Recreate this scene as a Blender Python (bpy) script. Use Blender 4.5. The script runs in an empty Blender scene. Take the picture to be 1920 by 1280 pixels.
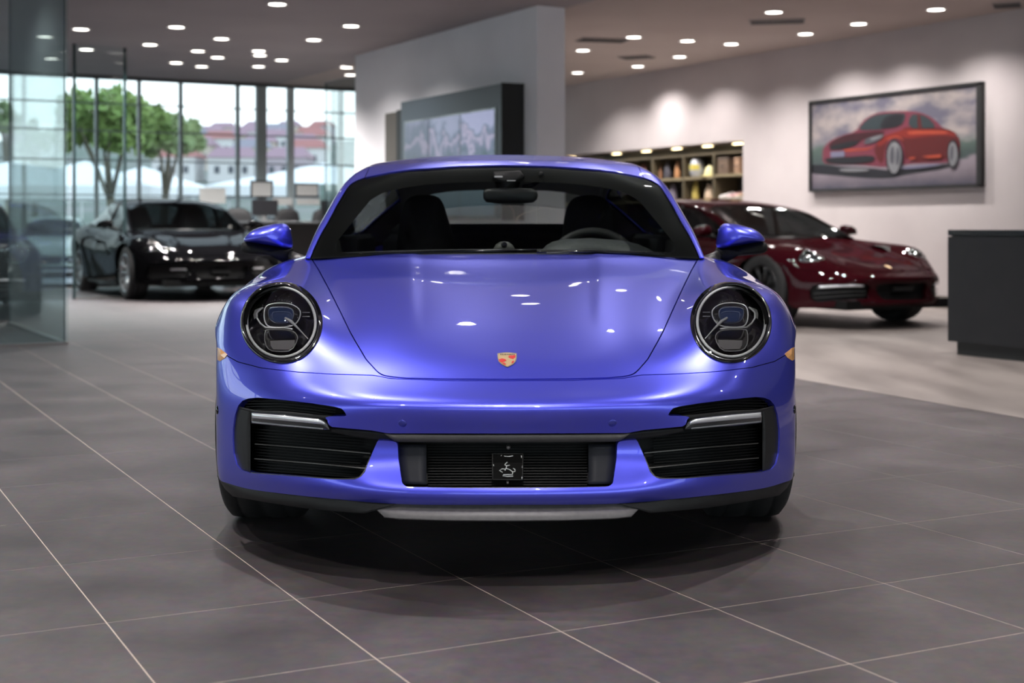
import bpy, bmesh, math, random
import numpy as np
from mathutils import Vector, Matrix
from mathutils.bvhtree import BVHTree

random.seed(7)
C = bpy.context.scene.collection
sc = bpy.context.scene

# ------------------------------------------------------------------ camera, sky, exposure
F, CX, YH, H = 2650.0, 960.0, 425.0, 0.915          # focal length in px, principal column, horizon row, lens height
cam = bpy.data.cameras.new('camera')
co = bpy.data.objects.new('camera', cam); C.objects.link(co)
co.location = (0, 0, H); co.rotation_euler = (math.pi / 2, 0, 0)
cam.sensor_width = 36; cam.lens = F / 1920 * 36
cam.shift_y = -(640 - YH) / 1920
cam.clip_end = 400
cam.dof.use_dof = True; cam.dof.focus_distance = 4.05; cam.dof.aperture_fstop = 3.3
sc.camera = co
sc.view_settings.view_transform = 'Standard'
sc.view_settings.look = 'None'
sc.view_settings.gamma = 1
sc.view_settings.use_curve_mapping = False
sc.view_settings.exposure = 0.36
world = bpy.data.worlds.new('sky'); sc.world = world
world.use_nodes = True
wn = world.node_tree.nodes; wl = world.node_tree.links
bg = wn['Background']
tc = wn.new('ShaderNodeTexCoord'); sep = wn.new('ShaderNodeSeparateXYZ'); rmp = wn.new('ShaderNodeValToRGB')
wl.new(tc.outputs['Generated'], sep.inputs[0]); wl.new(sep.outputs['Z'], rmp.inputs[0]); wl.new(rmp.outputs[0], bg.inputs[0])
rmp.color_ramp.elements[0].position = 0.0; rmp.color_ramp.elements[0].color = (0.96, 0.98, 1.0, 1)
rmp.color_ramp.elements[1].position = 0.55; rmp.color_ramp.elements[1].color = (0.72, 0.84, 1.0, 1)
bg.inputs[1].default_value = 1.9
LAMP_W = 165.0                                        # watts of one ceiling downlight
LAMP_COL = (1.0, 0.96, 0.925)

# ------------------------------------------------------------------ frames of reference
TH = 0.50
US = np.array([-math.sin(TH), math.cos(TH)]); VS = np.array([math.cos(TH), math.sin(TH)])
CEIL = 3.22
def st(s, t, z=0.0):
    p = s * US + t * VS
    return (float(p[0]), float(p[1]), z)
def px_floor(px, py, z=0.0):
    Y = (H - z) * F / (py - YH)
    return ((px - CX) / F * Y, Y, z)
def px_ceil(px, py):
    Y = (CEIL - H) * F / (YH - py)
    return ((px - CX) / F * Y, Y, CEIL)
def px_at(px, py, Y):
    return ((px - CX) / F * Y, Y, H - (py - YH) / F * Y)
def px_on_t(px, py, t):                               # point of the plane t = const (walls running along s) seen at a pixel
    k = (px - CX) / F
    s = (t * VS[0] - k * t * VS[1]) / (k * US[1] - US[0])
    p = s * US + t * VS
    return s, H - (py - YH) / F * p[1]

# ------------------------------------------------------------------ materials
MATS = {}
def mat(name, col, rough=0.5, metal=0.0, coat=0.0, spec=0.5, emis=None, estr=0.0, coat_rough=0.03):
    if name in MATS: return MATS[name]
    m = bpy.data.materials.new(name); m.use_nodes = True
    b = m.node_tree.nodes['Principled BSDF']
    b.inputs['Base Color'].default_value = (*col, 1)
    b.inputs['Roughness'].default_value = rough
    b.inputs['Metallic'].default_value = metal
    b.inputs['Coat Weight'].default_value = coat
    b.inputs['Coat Roughness'].default_value = coat_rough
    b.inputs['Specular IOR Level'].default_value = spec
    if emis:
        b.inputs['Emission Color'].default_value = (*emis, 1); b.inputs['Emission Strength'].default_value = estr
    MATS[name] = m
    return m
def noise_mat(name, c1, c2, scale=5.0, rough=0.6, detail=6, bump=0.0, stretch=(1, 1, 1), spec=0.5, r2=None, lo=0.35, hi=0.65, metal=0.0, obj_coords=True, coat=0.0):
    if name in MATS: return MATS[name]
    m = mat(name, c1, rough, metal, coat, spec)
    n = m.node_tree.nodes; l = m.node_tree.links; b = n['Principled BSDF']
    t = n.new('ShaderNodeTexCoord'); mp = n.new('ShaderNodeMapping'); nz = n.new('ShaderNodeTexNoise'); r = n.new('ShaderNodeValToRGB')
    mp.inputs['Scale'].default_value = stretch
    if obj_coords == 'world':
        ge = n.new('ShaderNodeNewGeometry'); l.new(ge.outputs['Position'], mp.inputs[0])
    else:
        l.new(t.outputs['Object'], mp.inputs[0])
    l.new(mp.outputs[0], nz.inputs['Vector'])
    nz.inputs['Scale'].default_value = scale; nz.inputs['Detail'].default_value = detail
    l.new(nz.outputs['Fac'], r.inputs[0]); l.new(r.outputs[0], b.inputs['Base Color'])
    r.color_ramp.elements[0].position = lo; r.color_ramp.elements[0].color = (*c1, 1)
    r.color_ramp.elements[1].position = hi; r.color_ramp.elements[1].color = (*c2, 1)
    if r2 is not None:
        mr = n.new('ShaderNodeMapRange'); l.new(nz.outputs['Fac'], mr.inputs[0]); mr.inputs[3].default_value = rough; mr.inputs[4].default_value = r2
        l.new(mr.outputs[0], b.inputs['Roughness'])
    if bump:
        bp = n.new('ShaderNodeBump'); bp.inputs['Strength'].default_value = bump; bp.inputs['Distance'].default_value = 0.002
        l.new(nz.outputs['Fac'], bp.inputs['Height']); l.new(bp.outputs[0], b.inputs['Normal'])
    return m
def glass_mat(name, tint, rough=0.0, ior=1.5, refl=1.0):
    if name in MATS: return MATS[name]
    m = bpy.data.materials.new(name); m.use_nodes = True
    n = m.node_tree.nodes; l = m.node_tree.links; n.clear()
    o = n.new('ShaderNodeOutputMaterial'); mx = n.new('ShaderNodeMixShader'); tr = n.new('ShaderNodeBsdfTransparent'); gl = n.new('ShaderNodeBsdfGlossy')
    fr = n.new('ShaderNodeFresnel'); fr.inputs[0].default_value = ior
    mu = n.new('ShaderNodeMath'); mu.operation = 'MULTIPLY'; mu.inputs[1].default_value = refl
    tr.inputs[0].default_value = (*tint, 1); gl.inputs['Roughness'].default_value = rough
    l.new(fr.outputs[0], mu.inputs[0]); l.new(mu.outputs[0], mx.inputs[0]); l.new(tr.outputs[0], mx.inputs[1]); l.new(gl.outputs[0], mx.inputs[2]); l.new(mx.outputs[0], o.inputs[0])
    MATS[name] = m
    return m
def paint(name, deep, flake, rough=0.36, metal=0.78, coat=1.0, spec=0.5):
    if name in MATS: return MATS[name]
    m = mat(name, deep, rough, metal, coat, spec, coat_rough=0.015)
    n = m.node_tree.nodes; l = m.node_tree.links; b = n['Principled BSDF']
    lw = n.new('ShaderNodeLayerWeight'); lw.inputs[0].default_value = 0.35
    mx = n.new('ShaderNodeMix'); mx.data_type = 'RGBA'
    l.new(lw.outputs['Facing'], mx.inputs['Factor'])
    mx.inputs['A'].default_value = (*flake, 1); mx.inputs['B'].default_value = (*deep, 1)
    l.new(mx.outputs['Result'], b.inputs['Base Color'])
    tcn = n.new('ShaderNodeTexCoord'); nz = n.new('ShaderNodeTexNoise'); bp = n.new('ShaderNodeBump')
    l.new(tcn.outputs['Object'], nz.inputs['Vector']); nz.inputs['Scale'].default_value = 900; nz.inputs['Detail'].default_value = 1
    bp.inputs['Strength'].default_value = 0.05; bp.inputs['Distance'].default_value = 0.001
    l.new(nz.outputs['Fac'], bp.inputs['Height']); l.new(bp.outputs[0], b.inputs['Normal'])
    return m

def lacquer(name, col, refl=.4, rough=.02, ior=1.45):
    m = bpy.data.materials.new(name); m.use_nodes = True
    n = m.node_tree.nodes; l = m.node_tree.links; n.clear()
    o = n.new('ShaderNodeOutputMaterial'); mx = n.new('ShaderNodeMixShader'); df = n.new('ShaderNodeBsdfDiffuse'); gl = n.new('ShaderNodeBsdfGlossy')
    fr = n.new('ShaderNodeFresnel'); fr.inputs[0].default_value = ior; mu = n.new('ShaderNodeMath'); mu.operation = 'MULTIPLY'; mu.inputs[1].default_value = refl
    df.inputs[0].default_value = (*col, 1); gl.inputs['Roughness'].default_value = rough
    l.new(fr.outputs[0], mu.inputs[0]); l.new(mu.outputs[0], mx.inputs[0]); l.new(df.outputs[0], mx.inputs[1]); l.new(gl.outputs[0], mx.inputs[2]); l.new(mx.outputs[0], o.inputs[0])
    MATS[name] = m; return m
BLUE = paint('blue_metallic_paint', (0.026, 0.040, 0.48), (0.125, 0.135, 0.97))
BLACK = mat('black_plastic', (0.0045, 0.0045, 0.005), 0.6, spec=.25)
GLOSSBLK = mat('gloss_black', (0.004, 0.004, 0.005), 0.12, coat=0.6)
DARKGREY = noise_mat('dark_grey_plastic', (0.012, 0.012, 0.013), (0.016, 0.016, 0.017), 60, 0.55, spec=.35)
GREYPL = noise_mat('grey_plastic', (0.078, 0.072, 0.072), (0.09, 0.084, 0.084), 50, 0.42)
SLAT = mat('slat_plastic', (0.055, 0.055, 0.052), 0.35)
CHROME = mat('chrome', (0.82, 0.83, 0.85), 0.12, 1.0)
SILVER = mat('silver_satin', (0.55, 0.56, 0.57), 0.3, 1.0)
RINGW = mat('ring_translucent', (0.86, 0.87, 0.87), 0.25, 0.0, 0.5)
RUBBER = noise_mat('tyre_rubber', (0.010, 0.010, 0.011), (0.016, 0.016, 0.017), 40, 0.75)
LENS = glass_mat('clear_lens', (0.96, 0.97, 0.98))
CARGLASS = glass_mat('car_glass', (0.60, 0.63, 0.62), 0, 1.4, .13)
DKGLASS = glass_mat('dark_car_glass', (0.30, 0.34, 0.35), 0, 1.4, .7)
SIDEGLASS = glass_mat('tinted_side_glass', (0.06, 0.07, 0.075), 0, 1.4, .10)
REARGLASS = glass_mat('rear_glass', (0.72, 0.76, 0.75), 0, 1.4, .3)
AMBER = mat('amber_lens', (0.85, 0.42, 0.16), 0.2, coat=0.8)
INTERIOR = noise_mat('interior_trim', (0.010, 0.010, 0.011), (0.016, 0.016, 0.017), 30, 0.6)
DASH = noise_mat('dash_leather', (0.075, 0.082, 0.082), (0.095, 0.10, 0.10), 80, 0.55)
SEATM = noise_mat('seat_leather', (0.008, 0.008, 0.009), (0.014, 0.014, 0.015), 50, 0.7)

# ------------------------------------------------------------------ mesh helpers
def mesh_obj(name, verts, faces, m, parent=None, smooth=False, mats=None, fmi=None, loc=None):
    me = bpy.data.meshes.new(name)
    me.from_pydata([tuple(map(float, v)) for v in verts], [], [tuple(map(int, f)) for f in faces])
    for x in (mats or [m]): me.materials.append(x)
    if fmi is not None: me.polygons.foreach_set('material_index', list(fmi))
    if smooth: me.polygons.foreach_set('use_smooth', [True] * len(me.polygons))
    me.update()
    o = bpy.data.objects.new(name, me); C.objects.link(o)
    if parent is not None: o.parent = parent
    if loc: o.location = loc
    return o
def tag(o, label=None, cat=None, group=None, kind=None):
    if label: o['label'] = label
    if cat: o['category'] = cat
    if group: o['group'] = group
    if kind: o['kind'] = kind
    return o
def thing(name, loc, label, cat, rz=0.0, group=None):
    o = bpy.data.objects.new(name, None); C.objects.link(o)
    o.location = loc; o.rotation_euler = (0, 0, rz); o.empty_display_size = 0.2
    return tag(o, label, cat, group)
class MB:
    def __init__(s): s.v = []; s.f = []; s.mi = []
    def add(s, v, f, mi=0):
        n = len(s.v); s.v += [tuple(map(float, p)) for p in v]; s.f += [tuple(int(i) + n for i in q) for q in f]; s.mi += [mi] * len(f); return s
    def box(s, c, d, mi=0, rz=0.0, bev=0.0):
        x, y, z = d[0] / 2, d[1] / 2, d[2] / 2
        b = min(bev, x * .9, y * .9, z * .9)
        if b <= 0:
            v = [(-x, -y, -z), (x, -y, -z), (x, y, -z), (-x, y, -z), (-x, -y, z), (x, -y, z), (x, y, z), (-x, y, z)]
            f = [(0, 3, 2, 1), (4, 5, 6, 7), (0, 1, 5, 4), (1, 2, 6, 5), (2, 3, 7, 6), (3, 0, 4, 7)]
        else:
            v = []
            for (zz, e) in ((-z, b), (-z + b, 0), (z - b, 0), (z, b)):
                v += [(-x + e, -y + e, zz), (x - e, -y + e, zz), (x - e, y - e, zz), (-x + e, y - e, zz)]
            f = [(3, 2, 1, 0), (12, 13, 14, 15)]
            for k in range(3):
                for i in range(4):
                    j = (i + 1) % 4; f.append((k * 4 + i, k * 4 + j, k * 4 + 4 + j, k * 4 + 4 + i))
        cs, sn = math.cos(rz), math.sin(rz)
        return s.add([(c[0] + p[0] * cs - p[1] * sn, c[1] + p[0] * sn + p[1] * cs, c[2] + p[2]) for p in v], f, mi)
    def tube(s, pts, r, n=8, mi=0, closed=False, caps=True):
        P = [Vector(p) for p in pts]; m = len(P); rings = []
        rr = r if isinstance(r, (list, tuple)) else [r] * m
        prev = None
        for i in range(m):
            if closed: d = P[(i + 1) % m] - P[i - 1]
            else: d = P[min(i + 1, m - 1)] - P[max(i - 1, 0)]
            d.normalize()
            if prev is None: a = d.orthogonal().normalized()
            else:
                a = prev - d * prev.dot(d)
                a = a.normalized() if a.length > 1e-6 else d.orthogonal().normalized()
            prev = a; b = d.cross(a)
            rings.append([P[i] + (a * math.cos(2 * math.pi * k / n) + b * math.sin(2 * math.pi * k / n)) * rr[i] for k in range(n)])
        v = [tuple(p) for g in rings for p in g]; f = []
        for i in range(m if closed else m - 1):
            i2 = (i + 1) % m
            for k in range(n): f.append((i * n + k, i * n + (k + 1) % n, i2 * n + (k + 1) % n, i2 * n + k))
        if not closed and caps: f += [tuple(range(n))[::-1], tuple((m - 1) * n + k for k in range(n))]
        return s.add(v, f, mi)
    def lathe(s, prof, n=24, axis='z', c=(0, 0, 0), mi=0):
        v = []; m = len(prof)
        for k in range(n):
            a = 2 * math.pi * k / n
            for (r, h) in prof:
                if axis == 'z': p = (r * math.cos(a), r * math.sin(a), h)
                elif axis == 'x': p = (h, r * math.cos(a), r * math.sin(a))
                else: p = (r * math.cos(a), h, r * math.sin(a))
                v.append((p[0] + c[0], p[1] + c[1], p[2] + c[2]))
        f = []
        for k in range(n):
            k2 = (k + 1) % n
            for i in range(m - 1): f.append((k * m + i, k2 * m + i, k2 * m + i + 1, k * m + i + 1))
        return s.add(v, f, mi)
    def prism(s, poly, z0, z1, mi=0):
        n = len(poly)
        v = [(p[0], p[1], z0) for p in poly] + [(p[0], p[1], z1) for p in poly]
        f = [tuple(range(n))[::-1], tuple(range(n, 2 * n))] + [(i, (i + 1) % n, n + (i + 1) % n, n + i) for i in range(n)]
        return s.add(v, f, mi)
    def obj(s, name, m, parent=None, smooth=False, loc=None):
        ml = m if isinstance(m, (list, tuple)) else [m]
        return mesh_obj(name, s.v, s.f, None, parent, smooth, ml, s.mi, loc)

# ------------------------------------------------------------------ spline nets and clipping
def spline_matrix(t, q):
    """rows: values at q of the natural cubic spline through unit data at t"""
    n = len(t); h = np.diff(t)
    A = np.zeros((n, n)); B = np.zeros((n, n)); A[0, 0] = A[-1, -1] = 1
    for i in range(1, n - 1):
        A[i, i - 1] = h[i - 1]; A[i, i] = 2 * (h[i - 1] + h[i]); A[i, i + 1] = h[i]
        B[i, i - 1] = 6 / h[i - 1]; B[i, i] = -6 / h[i - 1] - 6 / h[i]; B[i, i + 1] = 6 / h[i]
    M = np.linalg.solve(A, B)
    k = np.clip(np.searchsorted(t, q, side='right') - 1, 0, n - 2)
    hh = h[k]; a = (t[k + 1] - q) / hh; b = (q - t[k]) / hh
    W = np.zeros((len(q), n)); I = np.arange(len(q))
    W[I, k] += a; W[I, k + 1] += b
    W += ((a ** 3 - a) * hh ** 2 / 6)[:, None] * M[k] + ((b ** 3 - b) * hh ** 2 / 6)[:, None] * M[k + 1]
    return W
def sub_params(t, subs):
    q = []; idx = []
    for i, s in enumerate(subs):
        for k in range(s): q.append(t[i] + (t[i + 1] - t[i]) * k / s); idx.append(i + k / s)
    q.append(t[-1]); idx.append(len(subs))
    return np.array(q), np.array(idx)
def build_net(P, sr, scn, disp=None):
    """P rows x cols x 3 half net (x >= 0, column 0 on the centre line) -> dense half grid with smooth normals"""
    P = np.array(P, float); nr, nc = P.shape[:2]
    full = np.concatenate([P[:, :0:-1] * np.array([-1, 1, 1]), P], 1)
    dr = np.sqrt(np.linalg.norm(np.diff(full, axis=0), axis=2)).mean(1); tr = np.concatenate([[0], np.cumsum(dr)])
    dc = np.sqrt(np.linalg.norm(np.diff(P, axis=1), axis=2)).mean(0); tcx = np.concatenate([[0], np.cumsum(dc)])
    tfull = np.concatenate([-tcx[:0:-1], tcx])
    qr, ir = sub_params(tr, sr); qc, ic = sub_params(tcx, scn)
    Mr = spline_matrix(tr, qr); Mc = spline_matrix(tfull, qc)
    G = np.einsum('ia,abk,jb->ijk', Mr, full, Mc)
    G[:, 0, 0] = 0
    def normals(G):
        m = G[:, 1:2] * np.array([-1, 1, 1]); E = np.concatenate([m, G], 1)
        du = np.gradient(E, axis=1)[:, 1:]; dv = np.gradient(G, axis=0)
        n = np.cross(du, dv); n /= np.maximum(np.linalg.norm(n, axis=2, keepdims=True), 1e-9)
        return n
    N = normals(G)
    if disp is not None:
        G = G + N * disp(G)[..., None]; N = normals(G)
    r, c = G.shape[:2]
    V = np.concatenate([G.reshape(-1, 3), N.reshape(-1, 3), np.repeat(ir, c)[:, None], np.tile(ic, r)[:, None]], 1)
    I = np.arange(r * c).reshape(r, c)
    Q = np.stack([I[:-1, :-1], I[:-1, 1:], I[1:, 1:], I[1:, :-1]], -1).reshape(-1, 4)
    return dict(V=V, Q=Q, X=[])
def clip(M, f):
    """keep f < 0; f is a value per vertex"""
    V, Q, X = M['V'], M['Q'], M['X']
    neg = f < 0
    qn = neg[Q].sum(1) if len(Q) else np.zeros(0, int)
    keep = Q[qn == 4]; cross = [tuple(q) for q in Q[(qn > 0) & (qn < 4)]]
    nx = []
    for p in X:
        k = sum(bool(neg[i]) for i in p)
        if k == len(p): nx.append(p)
        elif k: cross.append(p)
    newv = []; cache = {}; n0 = len(V)
    def cut(a, b):
        if a > b: a, b = b, a
        if (a, b) not in cache:
            t = f[a] / (f[a] - f[b]); t = min(max(t, 0.0), 1.0)
            newv.append(V[a] * (1 - t) + V[b] * t); cache[(a, b)] = n0 + len(newv) - 1
        return cache[(a, b)]
    for p in cross:
        o = []
        for i in range(len(p)):
            a, b = int(p[i]), int(p[(i + 1) % len(p)])
            if neg[a]: o.append(a)
            if neg[a] != neg[b]: o.append(cut(a, b))
        if len(o) >= 3: nx.append(tuple(o))
    V2 = np.concatenate([V, np.array(newv)]) if newv else V
    # compact
    used = np.zeros(len(V2), bool)
    if len(keep): used[keep.ravel()] = True
    for p in nx: used[list(p)] = True
    mp = np.cumsum(used) - 1
    return dict(V=V2[used], Q=mp[keep] if len(keep) else np.zeros((0, 4), int), X=[tuple(int(mp[i]) for i in p) for p in nx])
def clips(M, *fs):
    for f in fs: M = clip(M, f(M['V']))
    return M
def faces_of(M): return [tuple(q) for q in M['Q']] + list(M['X'])
def sdf_poly(poly, x, y):
    P = np.array(poly, float); d = np.full(len(x), 1e18); inside = np.zeros(len(x), bool); n = len(P)
    for i in range(n):
        a = P[i]; b = P[(i + 1) % n]; e = b - a; L = max(e @ e, 1e-12)
        t = np.clip(((x - a[0]) * e[0] + (y - a[1]) * e[1]) / L, 0, 1)
        d = np.minimum(d, (x - a[0] - t * e[0]) ** 2 + (y - a[1] - t * e[1]) ** 2)
        c = (a[1] > y) != (b[1] > y)
        with np.errstate(divide='ignore', invalid='ignore'):
            inside ^= c & (x < (b[0] - a[0]) * (y - a[1]) / (b[1] - a[1]) + a[0])
    return np.where(inside, -1, 1) * np.sqrt(d)
def smooth_poly(poly, it=2):
    """Chaikin corner cutting of a closed outline"""
    P = [np.array(p, float) for p in poly]
    for _ in range(it):
        o = []
        for i in range(len(P)):
            a, b = P[i], P[(i + 1) % len(P)]; o += [a * .75 + b * .25, a * .25 + b * .75]
        P = o
    return [tuple(p) for p in P]
def smooth_line(pts, n=24):
    P = np.array(pts, float); t = np.concatenate([[0], np.cumsum(np.sqrt(np.linalg.norm(np.diff(P, axis=0), axis=1)))])
    return spline_matrix(t, np.linspace(0, t[-1], n)) @ P
def panel(name, M, m, parent, mirror=True, flange=0.012, keep_normals=True, tf=None, side=None, flange_mat=None):
    """object from a clipped half net. mirror: both halves in one mesh; side=-1: the mirrored half only"""
    V = M['V']; F0 = faces_of(M)
    pos = V[:, :3].copy(); nor = V[:, 3:6].copy(); nor /= np.maximum(np.linalg.norm(nor, axis=1, keepdims=True), 1e-9)
    fm = [0] * len(F0)
    F1 = list(F0)
    if flange:
        cnt = {}
        for p in F0:
            for i in range(len(p)):
                a, b = p[i], p[(i + 1) % len(p)]; cnt.setdefault((min(a, b), max(a, b)), []).append((a, b))
        ed = [e[0] for e in cnt.values() if len(e) == 1 and not (abs(pos[e[0][0], 0]) < 1e-5 and abs(pos[e[0][1], 0]) < 1e-5)]
        top = {}; ep = []; en = []; n0 = len(pos)
        acc = {}
        for a, b in ed:
            d = pos[b] - pos[a]; s = np.cross(d, nor[a] + nor[b]); L = np.linalg.norm(s)
            if L > 1e-12: s = s / L
            for i in (a, b): acc[i] = acc.get(i, 0) + s
        for i, s in acc.items():
            L = np.linalg.norm(s); s = s / L if L > 1e-9 else nor[i]
            top[i] = n0 + len(ep); ep += [pos[i], pos[i] - nor[i] * flange]; en += [s, s]
        if ep:
            pos = np.concatenate([pos, np.array(ep)]); nor = np.concatenate([nor, np.array(en)])
        for a, b in ed:
            F1.append((top[a], top[a] + 1, top[b] + 1, top[b])); fm.append(1 if flange_mat else 0)
    if tf is not None: pos = tf(pos)
    if mirror or side == -1:
        mp = pos * np.array([-1, 1, 1]); mn = nor * np.array([-1, 1, 1]); n = len(pos)
        if mirror:
            F1 = F1 + [tuple(i + n for i in p[::-1]) for p in F1]; pos = np.concatenate([pos, mp]); nor = np.concatenate([nor, mn]); fm = fm + fm
        else:
            F1 = [p[::-1] for p in F1]; pos = mp; nor = mn
    o = mesh_obj(name, pos, F1, m, parent, True, [m, flange_mat] if flange_mat else None, fm if flange_mat else None)
    if keep_normals: o.data.normals_split_custom_set_from_vertices([tuple(map(float, x)) for x in nor])
    return o

# ------------------------------------------------------------------ the coupe's body nets (car frame: x across, y back from the front axle, z up)
D0 = 4.49
def W(w, py, y):                                      # a measured half width / row, at a given depth, in metres
    Y = D0 + y
    return (w / F * Y, y, H - (py - YH) / F * Y)
def proj_w(V): return F * np.abs(V[:, 0]) / (D0 + V[:, 1])
def proj_y(V): return YH - F * (V[:, 2] - H) / (D0 + V[:, 1])
def arch(phi, x, r=0.33):
    a = math.radians(phi); return (x, -r * math.cos(a), 0.32 + r * math.sin(a))
NA = [
 [W(0,946,-.940), W(110,946,-.935), W(210,944,-.912), W(300,937,-.875), W(380,929,-.80), W(440,922,-.70), W(490,914,-.575), W(524,904,-.475), W(538,895,-.405), arch(-16,.843)],
 [W(0,926,-.962), W(110,925,-.957), W(210,922,-.935), W(300,914,-.897), W(380,905,-.82), W(440,898,-.717), W(490,890,-.585), W(525,881,-.48), W(541,873,-.405), arch(-8,.846)],
 [W(0,880,-.925), W(110,880,-.92), W(210,877,-.90), W(300,870,-.875), W(380,861,-.815), W(440,854,-.717), W(491,848,-.587), W(526,842,-.48), W(541.5,838,-.405), arch(4,.849)],
 [W(0,825,-.908), W(110,825,-.903), W(210,822,-.888), W(300,816,-.868), W(380,808,-.812), W(440,803,-.717), W(491,798,-.585), W(526.5,793,-.478), W(542,790,-.40), arch(15,.853)],
 [W(0,768,-.945), W(110,767,-.94), W(210,764,-.92), W(300,760,-.882), W(380,755,-.805), W(440,751,-.705), W(491.5,747,-.575), W(527,743,-.468), W(542,740,-.392), arch(27,.858)],
 [W(0,740,-.897), W(110,739,-.892), W(210,736,-.873), W(300,730,-.835), W(380,723,-.762), W(440,718,-.668), W(490,711,-.552), W(526,704,-.45), W(542,697,-.372), arch(37,.864)],
 [W(0,712,-.82), W(107,711,-.815), W(210,708,-.798), W(295,702,-.762), W(372,695,-.705), W(438,689,-.632), W(487,681,-.53), W(524,668,-.43), W(541,654,-.335), arch(46,.871)],
 [W(0,680,-.735), W(105,679,-.73), W(207,676,-.715), W(290,673,-.688), W(366,662,-.64), W(432,655,-.585), W(484,646,-.49), W(523,640,-.40), W(542,637,-.30), arch(56,.882)],
 [W(0,640,-.585), W(104,638,-.58), W(205,634,-.567), W(290,633,-.553), W(362,617,-.53), W(425,606,-.505), W(479,601,-.435), W(521,605,-.35), W(542.5,620,-.255), arch(66,.892)],
 [W(0,600,-.40), W(103,598,-.395), W(203,596,-.383), W(295,596,-.378), W(362,574,-.375), W(420,556,-.395), W(474,560,-.35), W(519.5,576,-.275), W(541,605,-.19), arch(77,.90)],
 [W(0,560,-.16), W(102,558,-.155), W(200,556.5,-.145), W(302,558,-.14), W(366,540,-.15), W(417,526,-.17), W(469,534,-.16), W(515,556,-.14), W(539,596,-.10), arch(90,.906)],
 [W(0,525,.12), W(100,523,.125), W(197,520,.13), W(315,524,.12), W(371,514,.10), W(413,511,.06), W(456,522,.04), W(505,547,.03), W(532,590,.04), arch(105,.912)],
 [W(0,497,.40), W(98,496,.40), W(193,494,.40), W(328,496,.37), W(376,495,.32), W(408,498,.28), W(441,508,.25), W(487,536,.25), W(516,590,.25), arch(128,.914)],
 [W(0,474,.63), W(96,474,.62), W(190,475,.60), W(340,480,.54), W(380,484,.49), W(402,488,.47), W(424,494,.45), W(463,524,.46), W(493,592,.45), arch(160,.912)],
 [(0,.90,.835),(.18,.90,.834),(.36,.88,.83),(.60,.84,.825),(.705,.80,.818),(.742,.78,.808),(.785,.76,.785),(.862,.76,.70),(.910,.74,.54),(.895,.41,.20)],
 [(0,1.15,.84),(.18,1.15,.84),(.36,1.13,.838),(.60,1.1,.832),(.705,1.08,.825),(.742,1.07,.815),(.79,1.06,.785),(.866,1.06,.70),(.908,1.06,.52),(.885,1.0,.19)],
 [(0,1.6,.85),(.18,1.6,.85),(.36,1.6,.848),(.60,1.6,.845),(.70,1.6,.84),(.745,1.6,.83),(.80,1.6,.80),(.875,1.6,.71),(.912,1.6,.53),(.885,1.6,.19)],
 [(0,2.1,.865),(.18,2.1,.865),(.36,2.1,.865),(.60,2.1,.866),(.70,2.1,.866),(.745,2.1,.86),(.82,2.1,.835),(.90,2.1,.745),(.93,2.1,.56),(.90,2.1,.19)],
 [(0,2.5,.88),(.18,2.5,.88),(.36,2.5,.88),(.58,2.5,.884),(.69,2.5,.885),(.745,2.5,.88),(.83,2.5,.85),(.912,2.5,.755),(.936,2.5,.57),(.91,2.5,.19)],
 [(0,2.95,.90),(.18,2.95,.90),(.36,2.95,.895),(.54,2.95,.89),(.66,2.94,.88),(.72,2.93,.872),(.81,2.9,.835),(.895,2.88,.745),(.92,2.86,.56),(.89,2.84,.22)],
 [(0,3.34,.82),(.18,3.34,.82),(.36,3.33,.815),(.52,3.31,.81),(.63,3.28,.80),(.69,3.26,.79),(.77,3.22,.75),(.84,3.18,.67),(.865,3.16,.52),(.84,3.14,.24)],
 [(0,3.50,.66),(.18,3.50,.66),(.36,3.48,.655),(.50,3.45,.65),(.60,3.41,.64),(.66,3.37,.63),(.735,3.31,.60),(.80,3.25,.55),(.83,3.22,.46),(.81,3.2,.25)],
 [(0,3.50,.42),(.18,3.50,.42),(.36,3.48,.42),(.50,3.45,.42),(.60,3.41,.42),(.66,3.37,.42),(.73,3.32,.41),(.785,3.27,.40),(.81,3.24,.37),(.80,3.22,.255)],
 [(0,3.44,.24),(.18,3.44,.24),(.36,3.42,.24),(.50,3.40,.24),(.60,3.37,.245),(.66,3.34,.25),(.72,3.30,.255),(.77,3.26,.26),(.795,3.235,.26),(.79,3.225,.26)],
]
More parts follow.
